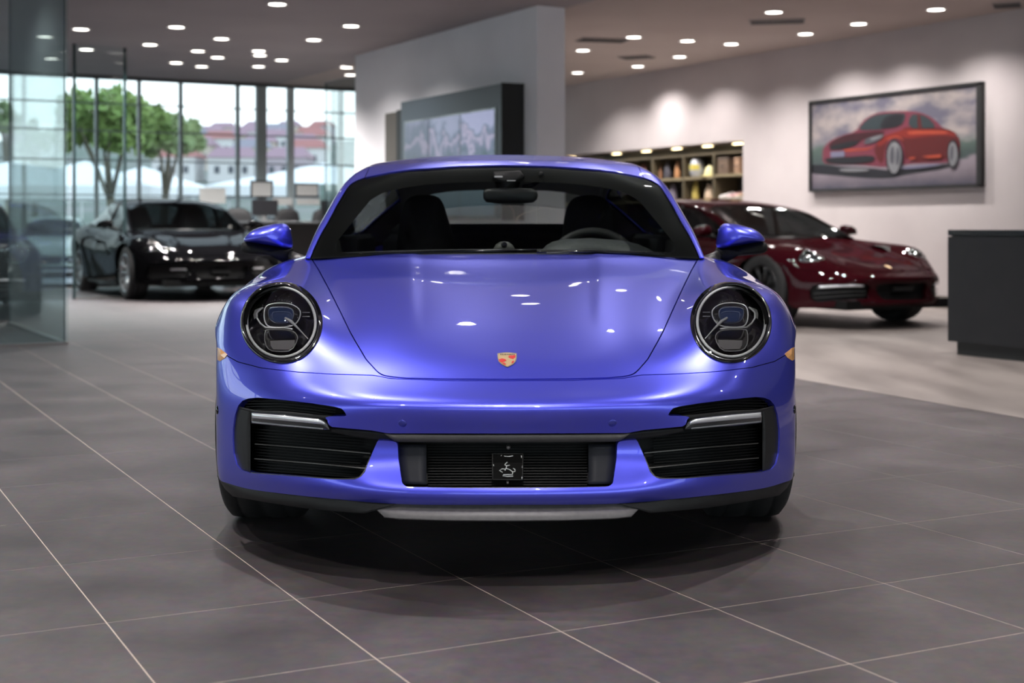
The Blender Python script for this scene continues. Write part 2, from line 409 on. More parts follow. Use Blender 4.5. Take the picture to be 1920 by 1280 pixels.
NB = [
 [W(0,472,.64), W(125,473,.615), W(250,477,.54), W(362,482,.43), W(374,483,.47), (.705,.52,.805), (.712,.58,.80)],
 [W(0,430,.80), W(122,431,.775), W(240,433.5,.70), W(343,438,.585), W(355,437,.66), (.703,.70,.85), (.713,.74,.803)],
 [W(0,385,.985), W(113,386,.96), W(222,390,.885), W(320,397,.755), W(332.5,396,.85), (.697,.89,.90), (.714,.93,.81)],
 [W(0,345,1.14), W(105,346.5,1.115), W(205,351,1.045), W(297,357,.93), W(309,357,1.03), (.687,1.07,.94), (.715,1.1,.82)],
 [W(0,309.5,1.29), W(95,312,1.27), W(190,319.5,1.205), W(276,339,1.06), W(286.5,331,1.19), (.670,1.21,.975), (.716,1.23,.828)],
 [(0,1.50,1.205),(.21,1.485,1.201),(.40,1.44,1.188),(.540,1.36,1.165),(.592,1.39,1.145),(.660,1.40,.99),(.717,1.42,.835)],
 [(0,1.8,1.236),(.21,1.8,1.232),(.40,1.79,1.219),(.525,1.78,1.197),(.577,1.78,1.168),(.650,1.78,1.0),(.717,1.78,.845)],
 [(0,2.15,1.228),(.21,2.15,1.225),(.39,2.15,1.208),(.50,2.15,1.185),(.55,2.15,1.155),(.635,2.15,1.0),(.717,2.15,.865)],
 [(0,2.5,1.175),(.20,2.5,1.172),(.36,2.5,1.155),(.46,2.5,1.125),(.515,2.5,1.095),(.62,2.5,.99),(.717,2.5,.885)],
 [(0,2.85,1.035),(.19,2.85,1.03),(.35,2.85,1.015),(.45,2.85,.99),(.51,2.85,.97),(.62,2.85,.925),(.71,2.85,.88)],
 [(0,3.12,.868),(.19,3.12,.868),(.35,3.11,.866),(.46,3.10,.864),(.53,3.09,.864),(.62,3.07,.864),(.70,3.05,.86)],
]
def hood_disp(G):
    """two soft power lines along the bonnet, sunk centre"""
    Y = D0 + G[..., 1]; w = F * np.abs(G[..., 0]) / Y; py = YH - F * (G[..., 2] - H) / Y
    a = np.clip((620 - py) / 90, 0, 1) * np.clip((G[..., 1] * -1 + .9) / .2, 0, 1)
    d = -0.0050 / (1 + np.exp((w - 166) / 3.0))
    return d * a * (np.abs(G[..., 1]) < .8)
HOODP = [(-60,711),(0,711),(120,710.3),(190,708.3),(218,706),(232,703.2),(239.5,699.5),(246,693.5),(264,673.5),(284,639),(294,620.5),(311,584),(328,548.5),(349,507),(361,487),(364,483),(345,479.5),(300,477),(200,475),(100,474.2),(0,474),(-60,474)]
SEAM = [(-60,713.5),(0,713.5),(120,713),(218,709),(250,703),(329,700.7),(395,696.5),(460,689),(503,677.7),(526,664.6),(545,650),(700,560),(900,560),(900,1300),(-60,1300)]
OPEN = [(-60,812.5),(0,812.5),(225,811.8),(254,806.5),(331,799.5),(336,794),(337,786),(345,780.5),(300,779.5),(309,766),(324,761.6),(368,755),(423,748.5),(466,744.5),(484,746),(495,750.5),(503,760),(509,778),(512.5,805),(513,824),(511.5,850),(506.5,869.7),(498,880),(480,886),(395,892.7),(329,898),(286,898),(276,894.5),(267,884),(254,850),(243,825),(220,826),(210,828),(206,831),(204.5,860),(198,904),(194,910),(187,912.5),(100,914.5),(0,915),(-60,915)]
CABIN = [(-.1,.645),(.243,.62),(.477,.545),(.66,.44),(.695,.47),(.706,.53),(.708,.7),(.708,2.8),(.695,3.03),(.6,3.06),(.45,3.09),(0,3.105),(-.1,3.105)]
def f_hood(V, g=0): return sdf_poly(HOODP, proj_w(V), proj_y(V)) + g
def f_seam(V):
    s = sdf_poly(SEAM, proj_w(V), proj_y(V)); return np.where(V[:, 1] > 0.0, 60.0, s)
def f_open(V):
    s = sdf_poly(OPEN, proj_w(V), proj_y(V)); return np.where(V[:, 6] > 6.5, 200.0, s)
def f_arch(V, y0=0.0, r=.345, zc=.32): return np.where(V[:, 0] > .5, np.hypot(V[:, 1] - y0, V[:, 2] - zc) - r, 1.0)
def f_cabin(V): return sdf_poly(CABIN, np.abs(V[:, 0]), V[:, 1])
def f_light(V, r=77.0, c=(421.5, 604.0)):
    return np.where(V[:, 1] < .2, np.hypot(proj_w(V) - c[0], proj_y(V) - c[1]) - r, 100.0)
WSP = [(-60,309.5),(0,309.5),(85,311.3),(176,317.7),(212,322.6),(245,329),(262,333),(277,338.6),(288,345),(295,352.5),(302,364),(316,387),(322,399),(333,419),(346,441),(358,466),(364,481),(366,484),(300,490),(0,490),(-60,490)]
def f_ws(V):
    s = sdf_poly(WSP, proj_w(V), proj_y(V)); return np.where(V[:, 6] > 5.5, 200.0, s)

def lines_interp(L, k, n):
    P = np.array(L, float); t = np.concatenate([[0], np.cumsum(np.linalg.norm(np.diff(P, axis=0), axis=1))])
    q = np.linspace(0, t[-1], n); return np.stack([np.interp(q, t, P[:, i]) for i in range(P.shape[1])], 1)

class Car:
    """body of a low coupe; sub sets mesh density; every panel is cut out of the two nets"""
    def __init__(s, sub, tf=None):
        s.tf = tf
        fr = [sub] * 13 + [max(2, sub // 3)] * 10
        s.A = build_net(NA, fr, [sub] * 9, hood_disp)
        s.B = build_net(NB, [sub] * 5 + [max(3, sub // 2)] * 5, [sub, sub, sub, max(4, sub // 2), max(4, sub // 2), max(4, sub // 2)])
        V = s.A['V']; m = V[:, 6] <= 14
        n = len(V)
        vv = [tuple(p) for p in V[:, :3]] + [(-p[0], p[1], p[2]) for p in V[:, :3]]
        q = s.A['Q']; q = q[(V[q, 6] <= 13.2).all(1)]
        s.bvh = BVHTree.FromPolygons(vv, [tuple(map(int, f)) for f in q] + [tuple(int(i) + n for i in f[::-1]) for f in q])
        s.cam = Vector((0, -D0, H))
    def hit(s, w, py, back=0.0):
        d = Vector((w / F, 1.0, -(py - YH) / F)); dn = d.normalized()
        p, nrm, i, dist = s.bvh.ray_cast(s.cam, dn)
        if p is None: p = s.cam + d * 3.9; nrm = Vector((0, -1, 0))
        return p + d * back, nrm
    def ribbon(s, A, B, n=20, m=3, back=0.0, thick=0.01, mi=0, mb=None, bulge=0.0):
        """slab over the strip between two measured lines, set back from the skin"""
        mb = mb or MB(); a = lines_interp(A, 0, n); b = lines_interp(B, 0, n); v = []
        for j in range(m + 1):
            for i in range(n):
                k = j / m; q = a[i] * (1 - k) + b[i] * k
                v.append(s.hit(q[0], q[1], back - bulge * math.sin(math.pi * k))[0])
        nb = len(v); v += [p + Vector((p.x * thick / 4.0, thick, (p.z - H) * thick / 4.0)) for p in v]
        f = []
        R = lambda j, i, o=0: j * n + i + o
        for j in range(m):
            for i in range(n - 1):
                f.append((R(j, i), R(j + 1, i), R(j + 1, i + 1), R(j, i + 1))); f.append((R(j, i, nb), R(j, i + 1, nb), R(j + 1, i + 1, nb), R(j + 1, i, nb)))
        per = [R(0, i) for i in range(n)] + [R(j, n - 1) for j in range(1, m + 1)] + [R(m, i) for i in range(n - 2, -1, -1)] + [R(j, 0) for j in range(m - 1, 0, -1)]
        for i in range(len(per)):
            x, y = per[i], per[(i + 1) % len(per)]; f.append((x, y, y + nb, x + nb))
        # face orientation is fixed afterwards
        mb.add([tuple(p) for p in v], f, mi); return mb
def fix_normals(o):
    bm = bmesh.new(); bm.from_mesh(o.data); bmesh.ops.recalc_face_normals(bm, faces=bm.faces); bm.to_mesh(o.data); bm.free(); return o
def mirror_obj(o, name, parent):
    """the other side's copy of a part, mirrored in x"""
    me = o.data.copy(); n = len(me.vertices); c = np.zeros(n * 3); me.vertices.foreach_get('co', c); c = c.reshape(-1, 3); c[:, 0] *= -1; me.vertices.foreach_set('co', c.ravel())
    me.flip_normals(); me.update()
    q = bpy.data.objects.new(name, me); C.objects.link(q); q.parent = parent; q.location = (-o.location.x, o.location.y, o.location.z); return q
def dome(outline, y0, dfront, dback, rings=7, power=0.5, tilt=0.0):
    """closed solid with a measured outline (x, z), bulging towards -y and +y; tilt leans the top back"""
    P = np.array(outline, float); c = P.mean(0); n = len(P); v = []; f = []
    def ring(r, d):
        for p in P:
            q = c + (p - c) * r; v.append((q[0], y0 + d + tilt * (q[1] - c[1]), q[1]))
    rs = [math.sin(math.pi / 2 * k / rings) for k in range(1, rings + 1)]
    for r in rs: ring(r, -dfront * (1 - r * r) ** power)
    for r in rs[-2::-1]: ring(r, dback * (1 - r * r) ** power)
    m = len(rs) * 2 - 1
    for j in range(m - 1):
        for i in range(n): f.append((j * n + i, j * n + (i + 1) % n, (j + 1) * n + (i + 1) % n, (j + 1) * n + i))
    a = len(v); v.append((c[0], y0 - dfront, c[1])); b = len(v); v.append((c[0], y0 + dback, c[1]))
    for i in range(n): f.append((a, (i + 1) % n, i)); f.append((b, (m - 1) * n + i, (m - 1) * n + (i + 1) % n))
    return v, f
def pxl(w, py, y):                                    # measured (signed half width, row) at depth y -> (x, z)
    Y = D0 + y; return (w / F * Y, H - (py - YH) / F * Y)

# ------------------------------------------------------------------ wheels, shared by all cars
def wheel(parent, x, y, z, rad, width, rim_m, spokes=10, detail=40):
    """tyre > rim, brake disc; x sign gives the outer side"""
    sx = 1 if x > 0 else -1; r = rad; w = width / 2
    prof = [(r*.70, -w*.92), (r*.80, -w*1.0), (r*.93, -w*.98), (r*.985, -w*.86), (r, -w*.6), (r*.992, -w*.58), (r*.992, -w*.52), (r, -w*.5), (r, -w*.1), (r*.992, -w*.08), (r*.992, w*.08), (r, w*.1), (r, w*.5), (r*.992, w*.52), (r*.992, w*.58), (r, w*.6), (r*.985, w*.86), (r*.93, w*.98), (r*.80, w*1.0), (r*.70, w*.92), (r*.70, -w*.92)]
    t = MB().lathe(prof, detail, 'x').obj('wheel', RUBBER, parent, True, (x, y, z))
    b = MB(); o = sx * w
    b.lathe([(r*.715, o*.95), (r*.70, o*1.0), (r*.675, o*.96), (r*.655, o*.6), (r*.64, -o*.9), (r*.70, -o*.95)], detail, 'x')
    b.lathe([(0, o*.78), (r*.10, o*.78), (r*.13, o*.70), (r*.16, o*.5), (r*.16, o*.3), (0, o*.3)], 16, 'x')
    for k in range(spokes):
        for dk in (-.09, .09):
            a = 2 * math.pi * k / spokes; a2 = a + dk
            p0 = (o*.62, r*.12*math.cos(a), r*.12*math.sin(a)); p1 = (o*.86, r*.68*math.cos(a2), r*.68*math.sin(a2))
            b.tube([p0, tuple((p0[i]*.5+p1[i]*.5) for i in range(3)), p1], [r*.035, r*.03, r*.035], 5)
    b.obj('rim', rim_m, t, True)
    MB().lathe([(0, o*.1), (r*.5, o*.1), (r*.5, o*.2), (0, o*.2)], 24, 'x').obj('brake_disc', DARKGREY, t)
    return t
def stroke_decal(car, lines, r, m, name, parent, back=-.002):
    b = MB()
    for L in lines: b.tube([car.hit(w, py, back)[0] for w, py in L], r, 5)
    return b.obj(name, m, parent, True)
def patch(car, polys, back, mats, name, parent):
    b = MB()
    for k, (poly, mi, bk) in enumerate(polys):
        v = [car.hit(w, py, back + bk)[0] for w, py in poly]; n = len(v)
        c = sum(v, Vector()) / n; v2 = [p + Vector((0, .004, -.001)) for p in v]
        b.add(v + v2 + [c + Vector((0, -.0012, 0))], [((i + 1) % n, i, 2 * n) for i in range(n)] + [(i, (i + 1) % n, n + (i + 1) % n, n + i) for i in range(n)], mi)
    return fix_normals(b.obj(name, mats, parent))

# ------------------------------------------------------------------ the blue coupe
def build_hero():
    car = Car(14)
    root = thing('sports_coupe', (-.0197, D0, 0), 'glossy violet-blue metallic sports coupe facing the camera on grey tiles', 'car', 0.0094)
    A, B = car.A, car.B
    noar = lambda V: -f_arch(V)
    nocab = lambda V: -f_cabin(V)
    hood = clips(A, lambda V: V[:, 6] - 13.0, lambda V: f_hood(V, 1.1))
    panel('hood', hood, BLUE, root)
    bump = clips(A, lambda V: V[:, 6] - 8.5, lambda V: f_seam(V) + .9, noar, lambda V: -f_open(V))
    panel('front_bumper', bump, BLUE, root, flange=.02)
    fen = clips(A, lambda V: V[:, 1] - (.50 + .0 * V[:, 2]), lambda V: -f_hood(V) + 1.1, lambda V: -f_seam(V) + .6, noar, lambda V: -f_light(V), nocab)
    for sd in (1, -1): panel('front_fender', fen, BLUE, root, mirror=False, side=sd, flange=.005)
    door = clips(A, lambda V: .506 - V[:, 1], lambda V: V[:, 1] - 1.60, nocab, noar)
    for sd in (1, -1):
        d = panel('door', door, BLUE, root, mirror=False, side=sd, flange=.003)
        MB().box((sd * .905, 1.42, .70), (.02, .16, .022), bev=.006).obj('door_handle', BLUE, d)
    rear = clips(A, lambda V: 1.606 - V[:, 1], nocab, lambda V: -f_arch(V, 2.45, .365, .335))
    panel('rear_body', rear, BLUE, root)
    lin = clips(A, lambda V: 5.6 - V[:, 6], lambda V: V[:, 6] - 13.2, noar, lambda V: -f_light(V, 74), nocab)
    lin['V'] = lin['V'].copy(); lin['V'][:, :3] -= lin['V'][:, 3:6] * .022
    panel('inner_liner', lin, BLACK, root, flange=0)
    # black tunnel and backing of the front openings
    back = clips(A, lambda V: V[:, 6] - 6.5, lambda V: f_open(V) - 4)
    back['V'] = back['V'].copy(); back['V'][:, 1] += .075
    panel('opening_backing', back, BLACK, root, flange=0)
    ring = clips(A, lambda V: V[:, 6] - 6.5, lambda V: f_open(V) - 2.0)
    e = panel('opening_surround', ring, BLACK, root, flange=.09)
    bmx = bmesh.new(); bmx.from_mesh(e.data)                     # keep the tunnel walls only
    bmesh.ops.delete(bmx, geom=[f for f in bmx.faces if f.index < 0], context='FACES')
    nf = len(faces_of(ring)); bmx.faces.ensure_lookup_table(); half = len(bmx.faces) // 2
    bmesh.ops.delete(bmx, geom=[f for i, f in enumerate(bmx.faces) if (i % half) < nf], context='FACES')
    for v in bmx.verts: v.co.y += .012
    bmx.to_mesh(e.data); bmx.free()
    # ---- grey centre strip above the lower grille
    TOP = [(-232,811.5),(-225,813),(-120,814.3),(0,814.5),(120,814.3),(225,813),(232,811.5)]
    BOT = [(-212,826.5),(-206,828),(-120,829.2),(0,829.6),(120,829.2),(206,828),(212,826.5)]
    fix_normals(car.ribbon(TOP, BOT, 40, 4, .004, .03, bulge=.006).obj('grille_strip', GREYPL, root, True))
    for sd in (1, -1):
        b = car.ribbon([(sd*228,812.5),(sd*254,808),(sd*300,804.5),(sd*333,802)], [(sd*214,826),(sd*243,824.5),(sd*290,818),(sd*331,809)], 24, 3, .014, .03)
        fix_normals(b.obj('strip_end', DARKGREY, root, True))
    # ---- lower grille: matt side panels, fine louvres, bottom lip, radar plate
    for sd in (1, -1):
        fix_normals(car.ribbon([(sd*203,833),(sd*202,870),(sd*196,907)], [(sd*152,833),(sd*152,870),(sd*152,908)], 10, 3, .02, .03).obj('grille_side_panel', mat('blue_black_panel', (.009,.010,.015), .6, spec=.3), root, True))
    b = MB()
    for k in range(15):
        y = 835 + k * 5.2
        car.ribbon([(-149,y),(0,y),(149,y)], [(-149,y+1.7),(0,y+1.7),(149,y+1.7)], 12, 1, .045, .02, mb=b)
    fix_normals(b.obj('grille_louvres', mat('louvre_black', (.0045,.0045,.005), .55, spec=.2), root))
    fix_normals(car.ribbon([(-186,912),(-100,913.2),(0,913.4),(100,913.2),(186,912)], [(-186,913.6),(-100,914.8),(0,915),(100,914.8),(186,913.6)], 30, 1, .012, .02).obj('grille_lip', SLAT, root))
    pl = fix_normals(car.ribbon([(-30,851),(30,851)], [(-30,899.5),(30,899.5)], 3, 3, .018, .02).obj('emblem_plate', mat('plate_black', (.002,.002,.002), .5, spec=.03), root))
    E0 = lambda zx, zy: ((690 + zx / 6.097) - 949.5, 790 + zy / 6.097)
    WH = mat('white_print', (.62, .63, .62), .45)
    fr = [[E0(1410,368),E0(1760,368)],[E0(1410,368),E0(1412,660)],[E0(1412,662),E0(1752,666)],[E0(1758,368),E0(1752,664)]]
    stroke_decal(car, fr, .0007, SLAT, 'plate_edge', pl, .0165)
    em = [[E0(1545,395),E0(1600,400),E0(1645,392)],[E0(1508,388),E0(1512,392)],[E0(1740,390),E0(1742,415)],[E0(1420,492),E0(1424,508)],[E0(1752,505),E0(1750,530)],[E0(1748,630),E0(1744,655)],
          [E0(1580,465),E0(1560,480),E0(1550,495),E0(1572,505),E0(1607,498)],[E0(1572,505),E0(1566,530),E0(1558,545)],[E0(1558,545),E0(1520,540),E0(1490,560),E0(1525,580)],[E0(1558,545),E0(1552,560)],
          [E0(1566,535),E0(1605,548),E0(1640,575),E0(1638,605)],[E0(1645,535),E0(1665,545),E0(1668,570),E0(1642,575)],[E0(1525,620),E0(1580,628),E0(1645,625)],[E0(1530,608),E0(1560,606),E0(1640,605)]]
    stroke_decal(car, em, .0011, WH, 'plate_emblem', pl, .0160)
    MB().lathe([(0,-.010),(.004,-.010),(.005,0),(.005,.02)], 12, 'y', tuple(car.hit(1.5, 838.5, .02)[0])).obj('camera_eye', GREYPL, root, True)
    MB().lathe([(0,-.004),(.0022,-.004),(.003,0),(.003,.02)], 10, 'y', tuple(car.hit(0, 905, .02)[0])).obj('plate_screw', GREYPL, root, True)
    # ---- side intakes
    for sd in (1, -1):
        q = lambda L: [(sd * w, y) for w, y in L]
        fix_normals(car.ribbon(q([(501,760),(508,780),(512,806),(512,826),(510.5,850),(506,868),(498,880)]), q([(478,769),(480,790),(480,812),(480,830),(480,852),(480,870),(480,886)]), 22, 4, .012, .03, bulge=.004).obj('intake_duct', DARKGREY, root, True))
        b = MB()
        for k in range(4):
            y0 = 749 + k * 5.2
            car.ribbon(q([(492-k*2,y0+1.5),(423,y0+1),(368,y0+6.5),(322,y0+13.4)]), q([(492-k*2,y0+3.0),(423,y0+2.5),(368,y0+8),(322,y0+15)]), 14, 1, .03, .02, mb=b)
        fix_normals(b.obj('upper_vent_louvres', mat('louvre_black', (.0045,.0045,.005), .55, spec=.2), root))
        fix_normals(car.ribbon(q([(503,761),(470,768.5),(423,770),(349,777.5),(303,780.5)]), q([(503,765),(478,772),(423,776),(349,785),(338,787)]), 20, 2, .008, .03).obj('vent_sill', DARKGREY, root, True))
        lamp = fix_normals(car.ribbon(q([(478.5,771.5),(423,776),(375,781),(350,784.3),(340,789),(335,796),(333,803)]), q([(478.5,793),(423,799),(380,802.5),(352,805),(343,806),(337,806.5),(334,806.8)]), 34, 6, .006, .04, bulge=.008).obj('daytime_lamp', mat('lamp_body', (.03,.032,.035), .15, .0, .8), root, True))
        fix_normals(car.ribbon(q([(477.5,773.5),(423,778),(375,783),(352,786),(344,790)]), q([(477.5,783),(423,787.5),(375,792),(352,794.5),(341,796)]), 30, 4, -.008, .012, bulge=.006).obj('light_tube', mat('lamp_chrome', (.90,.92,.96), .22, .55), lamp, True))
        fix_normals(car.ribbon(q([(477.5,789),(423,794.5),(375,799),(345,802)]), q([(477.5,792),(423,797.5),(375,802),(345,804.8)]), 26, 2, -.004, .01, bulge=.002).obj('light_strip', mat('strip_glass', (.34,.35,.37), .25, .3), lamp, True))
        for (a, c, th) in (((472,830.5),(257,848.5),1.9), ((473,858),(264,876.5),1.9)):
            fix_normals(car.ribbon(q([a,((a[0]+c[0])/2,(a[1]+c[1])/2-.8),c]), q([(a[0],a[1]+th),((a[0]+c[0])/2,(a[1]+c[1])/2+th-.8),(c[0],c[1]+th)]), 16, 1, .022, .03).obj('intake_slat', SLAT, root))
        b = MB()
        for k in range(17):
            y0 = 803 + k * 5.4
            car.ribbon(q([(470,y0),(370,y0+8),(275,y0+15)]), q([(470,y0+1.7),(370,y0+9.7),(275,y0+16.7)]), 8, 1, .055, .015, mb=b)
        fix_normals(b.obj('intake_louvres', mat('louvre_black', (.0045,.0045,.005), .55, spec=.2), root))
        fix_normals(car.ribbon(q([(480,884.3),(395,891),(329,896.2),(288,896.2),(277,892.5),(268.5,882),(258,856)]), q([(480,886),(395,892.7),(329,898),(287,898),(275.6,894),(267,883),(256.5,856)]), 30, 1, .010, .02).obj('intake_lip', SLAT, root))
        # side marker at the seam, sensor dot
        mk = [(sd*w, y) for w, y in ((541,650.5),(536,653),(526,661),(523,664.5),(528,671),(537,676.5),(541,674))]
        b = MB(); v = [car.hit(w, y, -.004)[0] for w, y in mk]; n = len(v); c = sum(v, Vector()) / n + Vector((sd*.003, -.003, 0))
        b.add(v + [c] + [p + Vector((-sd*.004, .012, 0)) for p in v], [(i, (i+1) % n, n) for i in range(n)] + [(i, (i+1) % n, n+1+(i+1) % n, n+1+i) for i in range(n)])
        fix_normals(b.obj('side_marker', AMBER, root))
        p, nr = car.hit(sd*541, 768)
        m2 = MB().lathe([(0,.004),(.010,.003),(.013,0),(.013,-.01)], 16, 'z').obj('parking_sensor', GLOSSBLK, root, True)
        m2.location = p; m2.rotation_euler = nr.to_track_quat('Z', 'Y').to_euler()
        p, nr = car.hit(sd*197, 793.5)
        m2 = MB().lathe([(0,.001),(.009,.001),(.0105,.0),(.0105,-.006)], 20, 'z').obj('parking_sensor', mat('sensor_blue', (.05,.06,.45), .3, .5, 1.0), root, True)
        m2.location = p; m2.rotation_euler = nr.to_track_quat('Z', 'Y').to_euler()
    # ---- crest on the bonnet
    cr = [(-18.2,662),(-8,660.5),(0,660),(8,660.5),(18.2,662),(18.2,670),(16.5,677),(12,682),(5,686),(0,688),(-5,686),(-12,682),(-16.5,677),(-18.2,670)]
    inn = [(w*.90, 673.5+(y-673.5)*.90) for w, y in cr]
    GOLD = mat('crest_gold', (.80,.58,.30), .28, .5, .6); RED = mat('crest_red', (.62,.035,.03), .3, 0, .6); RIM = mat('crest_rim', (.70,.62,.55), .25, .8); DK = mat('crest_black', (.03,.02,.02), .4)
    polys = [(cr, 0, 0), (inn, 1, -.0015)]
    for sx in (1, -1):
        pass
    polys += [([(3,666.5),(15.5,665.5),(15.6,669),(11,672.5),(6,671),(2.5,669)],2,-.003), ([(-15.6,673.5),(-9,671.5),(-3,673.5),(-1.5,675.5),(-6,677.5),(-11,679),(-14.6,676.5)],2,-.003),
              ([(-10.5,680),(-6,679),(-2,682.3),(-4,683.6)],2,-.003), ([(9,677),(13,675.5),(12,679),(8,681)],2,-.003)]
    for k in range(9): polys.append(([(-12.6+k*3.1,662.9),(-10.9+k*3.1,662.9),(-10.9+k*3.1,664.9),(-12.6+k*3.1,664.9)],3,-.003))
    patch(car, polys, -.0035, [RIM, GOLD, RED, DK], 'bonnet_crest', root)
    # ---- front lip: centre splitter and side lips
    def lip(rows, name, m):
        n = 30; L = [lines_interp(r, 0, n) for r in rows]; v = []; f = []
        for r in L:
            for q in r: v.append(W(q[0], q[1], q[2]))
        k = len(L)
        for j in range(k):
            for i in range(n - 1):
                j2 = (j + 1) % k; f.append((j*n+i, j2*n+i, j2*n+i+1, j*n+i+1))
        f += [tuple(j*n for j in range(k)), tuple(j*n+n-1 for j in range(k))]
        return fix_normals(mesh_obj(name, v, f, m, root, True))
    edge = [(0,944.5,-.938),(110,944.5,-.933),(210,942.5,-.910),(300,935.5,-.873),(380,927.5,-.798),(440,920.5,-.698),(490,912.5,-.573),(524,902.5,-.473),(538,893.5,-.403),(541,889,-.35)]
    def bothsides(r): return [(-w, y, d) for w, y, d in r[::-1]] + r[1:]
    c0 = [(0,943,-.925),(110,943,-.92),(210,941,-.90),(262,938,-.88)]
    c1 = [(0,951.5,-.928),(110,951.5,-.923),(210,949.5,-.903),(258,946.5,-.884)]
    c2 = [(0,954,-.935),(110,953.8,-.93),(205,952,-.91),(250,950,-.89)]
    c3 = [(0,974.5,-.972),(110,973.5,-.966),(200,970.5,-.945),(232,967.5,-.93)]
    c4 = [(0,977,-.965),(110,976,-.96),(200,973,-.938),(232,969.5,-.922)]
    c5 = [(0,972,-.80),(110,971,-.80),(200,969,-.79),(232,967,-.78)]
    lip([bothsides(r) for r in (c0,c1,c2,c3,c4,c5)], 'front_splitter', noise_mat('splitter_grey', (.125,.116,.120), (.148,.138,.141), 70, .45))
    for sd in (1, -1):
        g = lambda r: [(sd*w, y, d) for w, y, d in r]
        s0 = [(w, y - 3, d + .006) for w, y, d in edge[2:]]
        s1 = [(w, y + 3.5, d - .002) for w, y, d in edge[2:]]
        s2 = [(238,953,-.905),(300,948,-.868),(380,940,-.797),(440,932.5,-.70),(490,922,-.575),(520,911,-.485),(534,902,-.415),(539,893,-.35)]
        s3 = [(268,961.5,-.90),(330,956.5,-.855),(380,951.5,-.80),(440,942,-.70),(488,933.5,-.575),(512,929,-.50),(528,914,-.425),(537,898,-.36)]
        s4 = [(w, y + .5, d + .06) for w, y, d in s3]
        lip([g(r) for r in (s0,s1,s2,s3,s4)], 'side_lip', DARKGREY)
    # ---- head lamps
    for sd in (1, -1):
        nA = sum((car.hit(sd*(421.5+70*math.cos(a)), 604+70*math.sin(a))[1] for a in [k*math.pi/6 for k in range(12)]), Vector()) / 12
        cpt = car.hit(sd*421.5, 604)[0]
        def hp(w, py, depth, sd=sd):                    # depth behind the lens, along the line of sight
            # plane through the rim of the lamp
            d = Vector((sd*w / F, 1.0, -(py - YH) / F)); rim = [car.hit(sd*(421.5+75*math.cos(a)), 604+75*math.sin(a))[0] for a in (0.5, 2.6, 4.7)]
            n = (rim[1]-rim[0]).cross(rim[2]-rim[0]); t = n.dot(rim[0]-car.cam) / n.dot(d)
            return car.cam + d * (t + depth)
        cc = (421.5, 604.0)
        def ell(rx, ry, n=48, c=cc): return [(c[0]+rx*math.cos(2*math.pi*k/n), c[1]+ry*math.sin(2*math.pi*k/n)) for k in range(n)]
        b = MB(); n = 48; rr = [(77.2,.003),(76.3,-.003),(74.5,-.007),(70.5,-.006),(69,.0),(67.5,.03),(66,.055),(40,.06),(10,.06)]
        for r, d in rr: b.v += [tuple(car.hit(sd*w, y, d)[0] if r > 72 else (car.hit(sd*w, y, d)[0] + hp(w, y, d))/2 if r > 70 else hp(w, y, d)) for w, y in ell(r, r)]
        for j in range(len(rr) - 1):
            for i in range(n): b.f.append((j*n+i, j*n+(i+1) % n, (j+1)*n+(i+1) % n, (j+1)*n+i)); b.mi.append(0)
        b.f.append(tuple((len(rr)-1)*n+i for i in range(n))); b.mi.append(0)
        hl = fix_normals(b.obj('headlight', GLOSSBLK, root, True))
        def tubepx(L, r, depth, name, m, closed=False, nn=6):
            return MB().tube([hp(w, y, depth) for w, y in L], r, nn, closed=closed).obj(name, m, hl, True)
        tubepx(ell(64.0, 65.0, 56, (422.0, 603.7)), .0042, .003, 'daytime_ring', RINGW, True, 8)
        # reading the left lamp: x px -> w = 949 - px
        T = lambda zx, zy: (949.5 - (440 + zx / 7.53), 520 + zy / 7.53)
        ub = [T(x, y) for x, y in ((430,440),(470,390),(560,365),(680,360),(800,375),(890,420),(935,480),(925,560),(880,640),(800,690),(680,705),(560,705),(470,690),(430,620),(418,530))]
        ubs = smooth_poly(ub, 2)
        def slab(poly, d0, d1, name, m, inset=.86):
            n = len(poly); c = np.mean(poly, 0); v = [hp(w, y, d1) for w, y in poly] + [hp(w, y, d0+.004) for w, y in poly] + [hp(c[0]+(w-c[0])*inset, c[1]+(y-c[1])*inset, d0) for w, y in poly]
            f = [tuple(2*n+i for i in range(n))]
            for j in (0, 1):
                for i in range(n): f.append((j*n+i, j*n+(i+1) % n, (j+1)*n+(i+1) % n, (j+1)*n+i))
            return fix_normals(mesh_obj(name, v, f, m, hl, False))
        slab(ubs, .022, .055, 'projector_housing', GLOSSBLK)
        tubepx(ubs, .0021, .019, 'projector_trim', mat('trim_bright', (.78,.79,.80), .28, .45), True, 5)
        pc = T(655, 530)
        lens = smooth_poly([T(x, y) for x, y in ((480,440),(560,415),(680,412),(790,420),(840,470),(835,560),(790,630),(680,655),(560,640),(500,590),(475,510))], 2)
        n = len(lens); c = np.mean(lens, 0); b = MB(); rs = (1.0, .93, .8, .6, .35)
        for k, r in enumerate(rs): b.v += [tuple(hp(c[0]+(w-c[0])*r, c[1]+(y-c[1])*r, .020 - .016*math.sqrt(max(0, 1-r*r)))) for w, y in lens]
        for j in range(len(rs)-1):
            for i in range(n): b.f.append((j*n+i, j*n+(i+1) % n, (j+1)*n+(i+1) % n, (j+1)*n+i)); b.mi.append(0)
        b.f.append(tuple((len(rs)-1)*n+i for i in range(n))); b.mi.append(0)
        fix_normals(b.obj('projector_lens', mat('projector_glass', (.015,.03,.085), .04, .0, 1.0, 1.0), hl, True))
        tubepx(lens, .0011, .0195, 'lens_trim', mat('trim_blue_grey', (.30,.34,.40), .25, .9), True, 5)
        lb = smooth_poly([T(x, y) for x, y in ((430,760),(460,735),(620,730),(800,745),(880,800),(890,880),(800,1035),(640,1045),(490,1030),(425,930))], 1)
        slab(lb, .026, .055, 'low_reflector', mat('reflector_grey', (.10,.097,.096), .25, .6), .9)
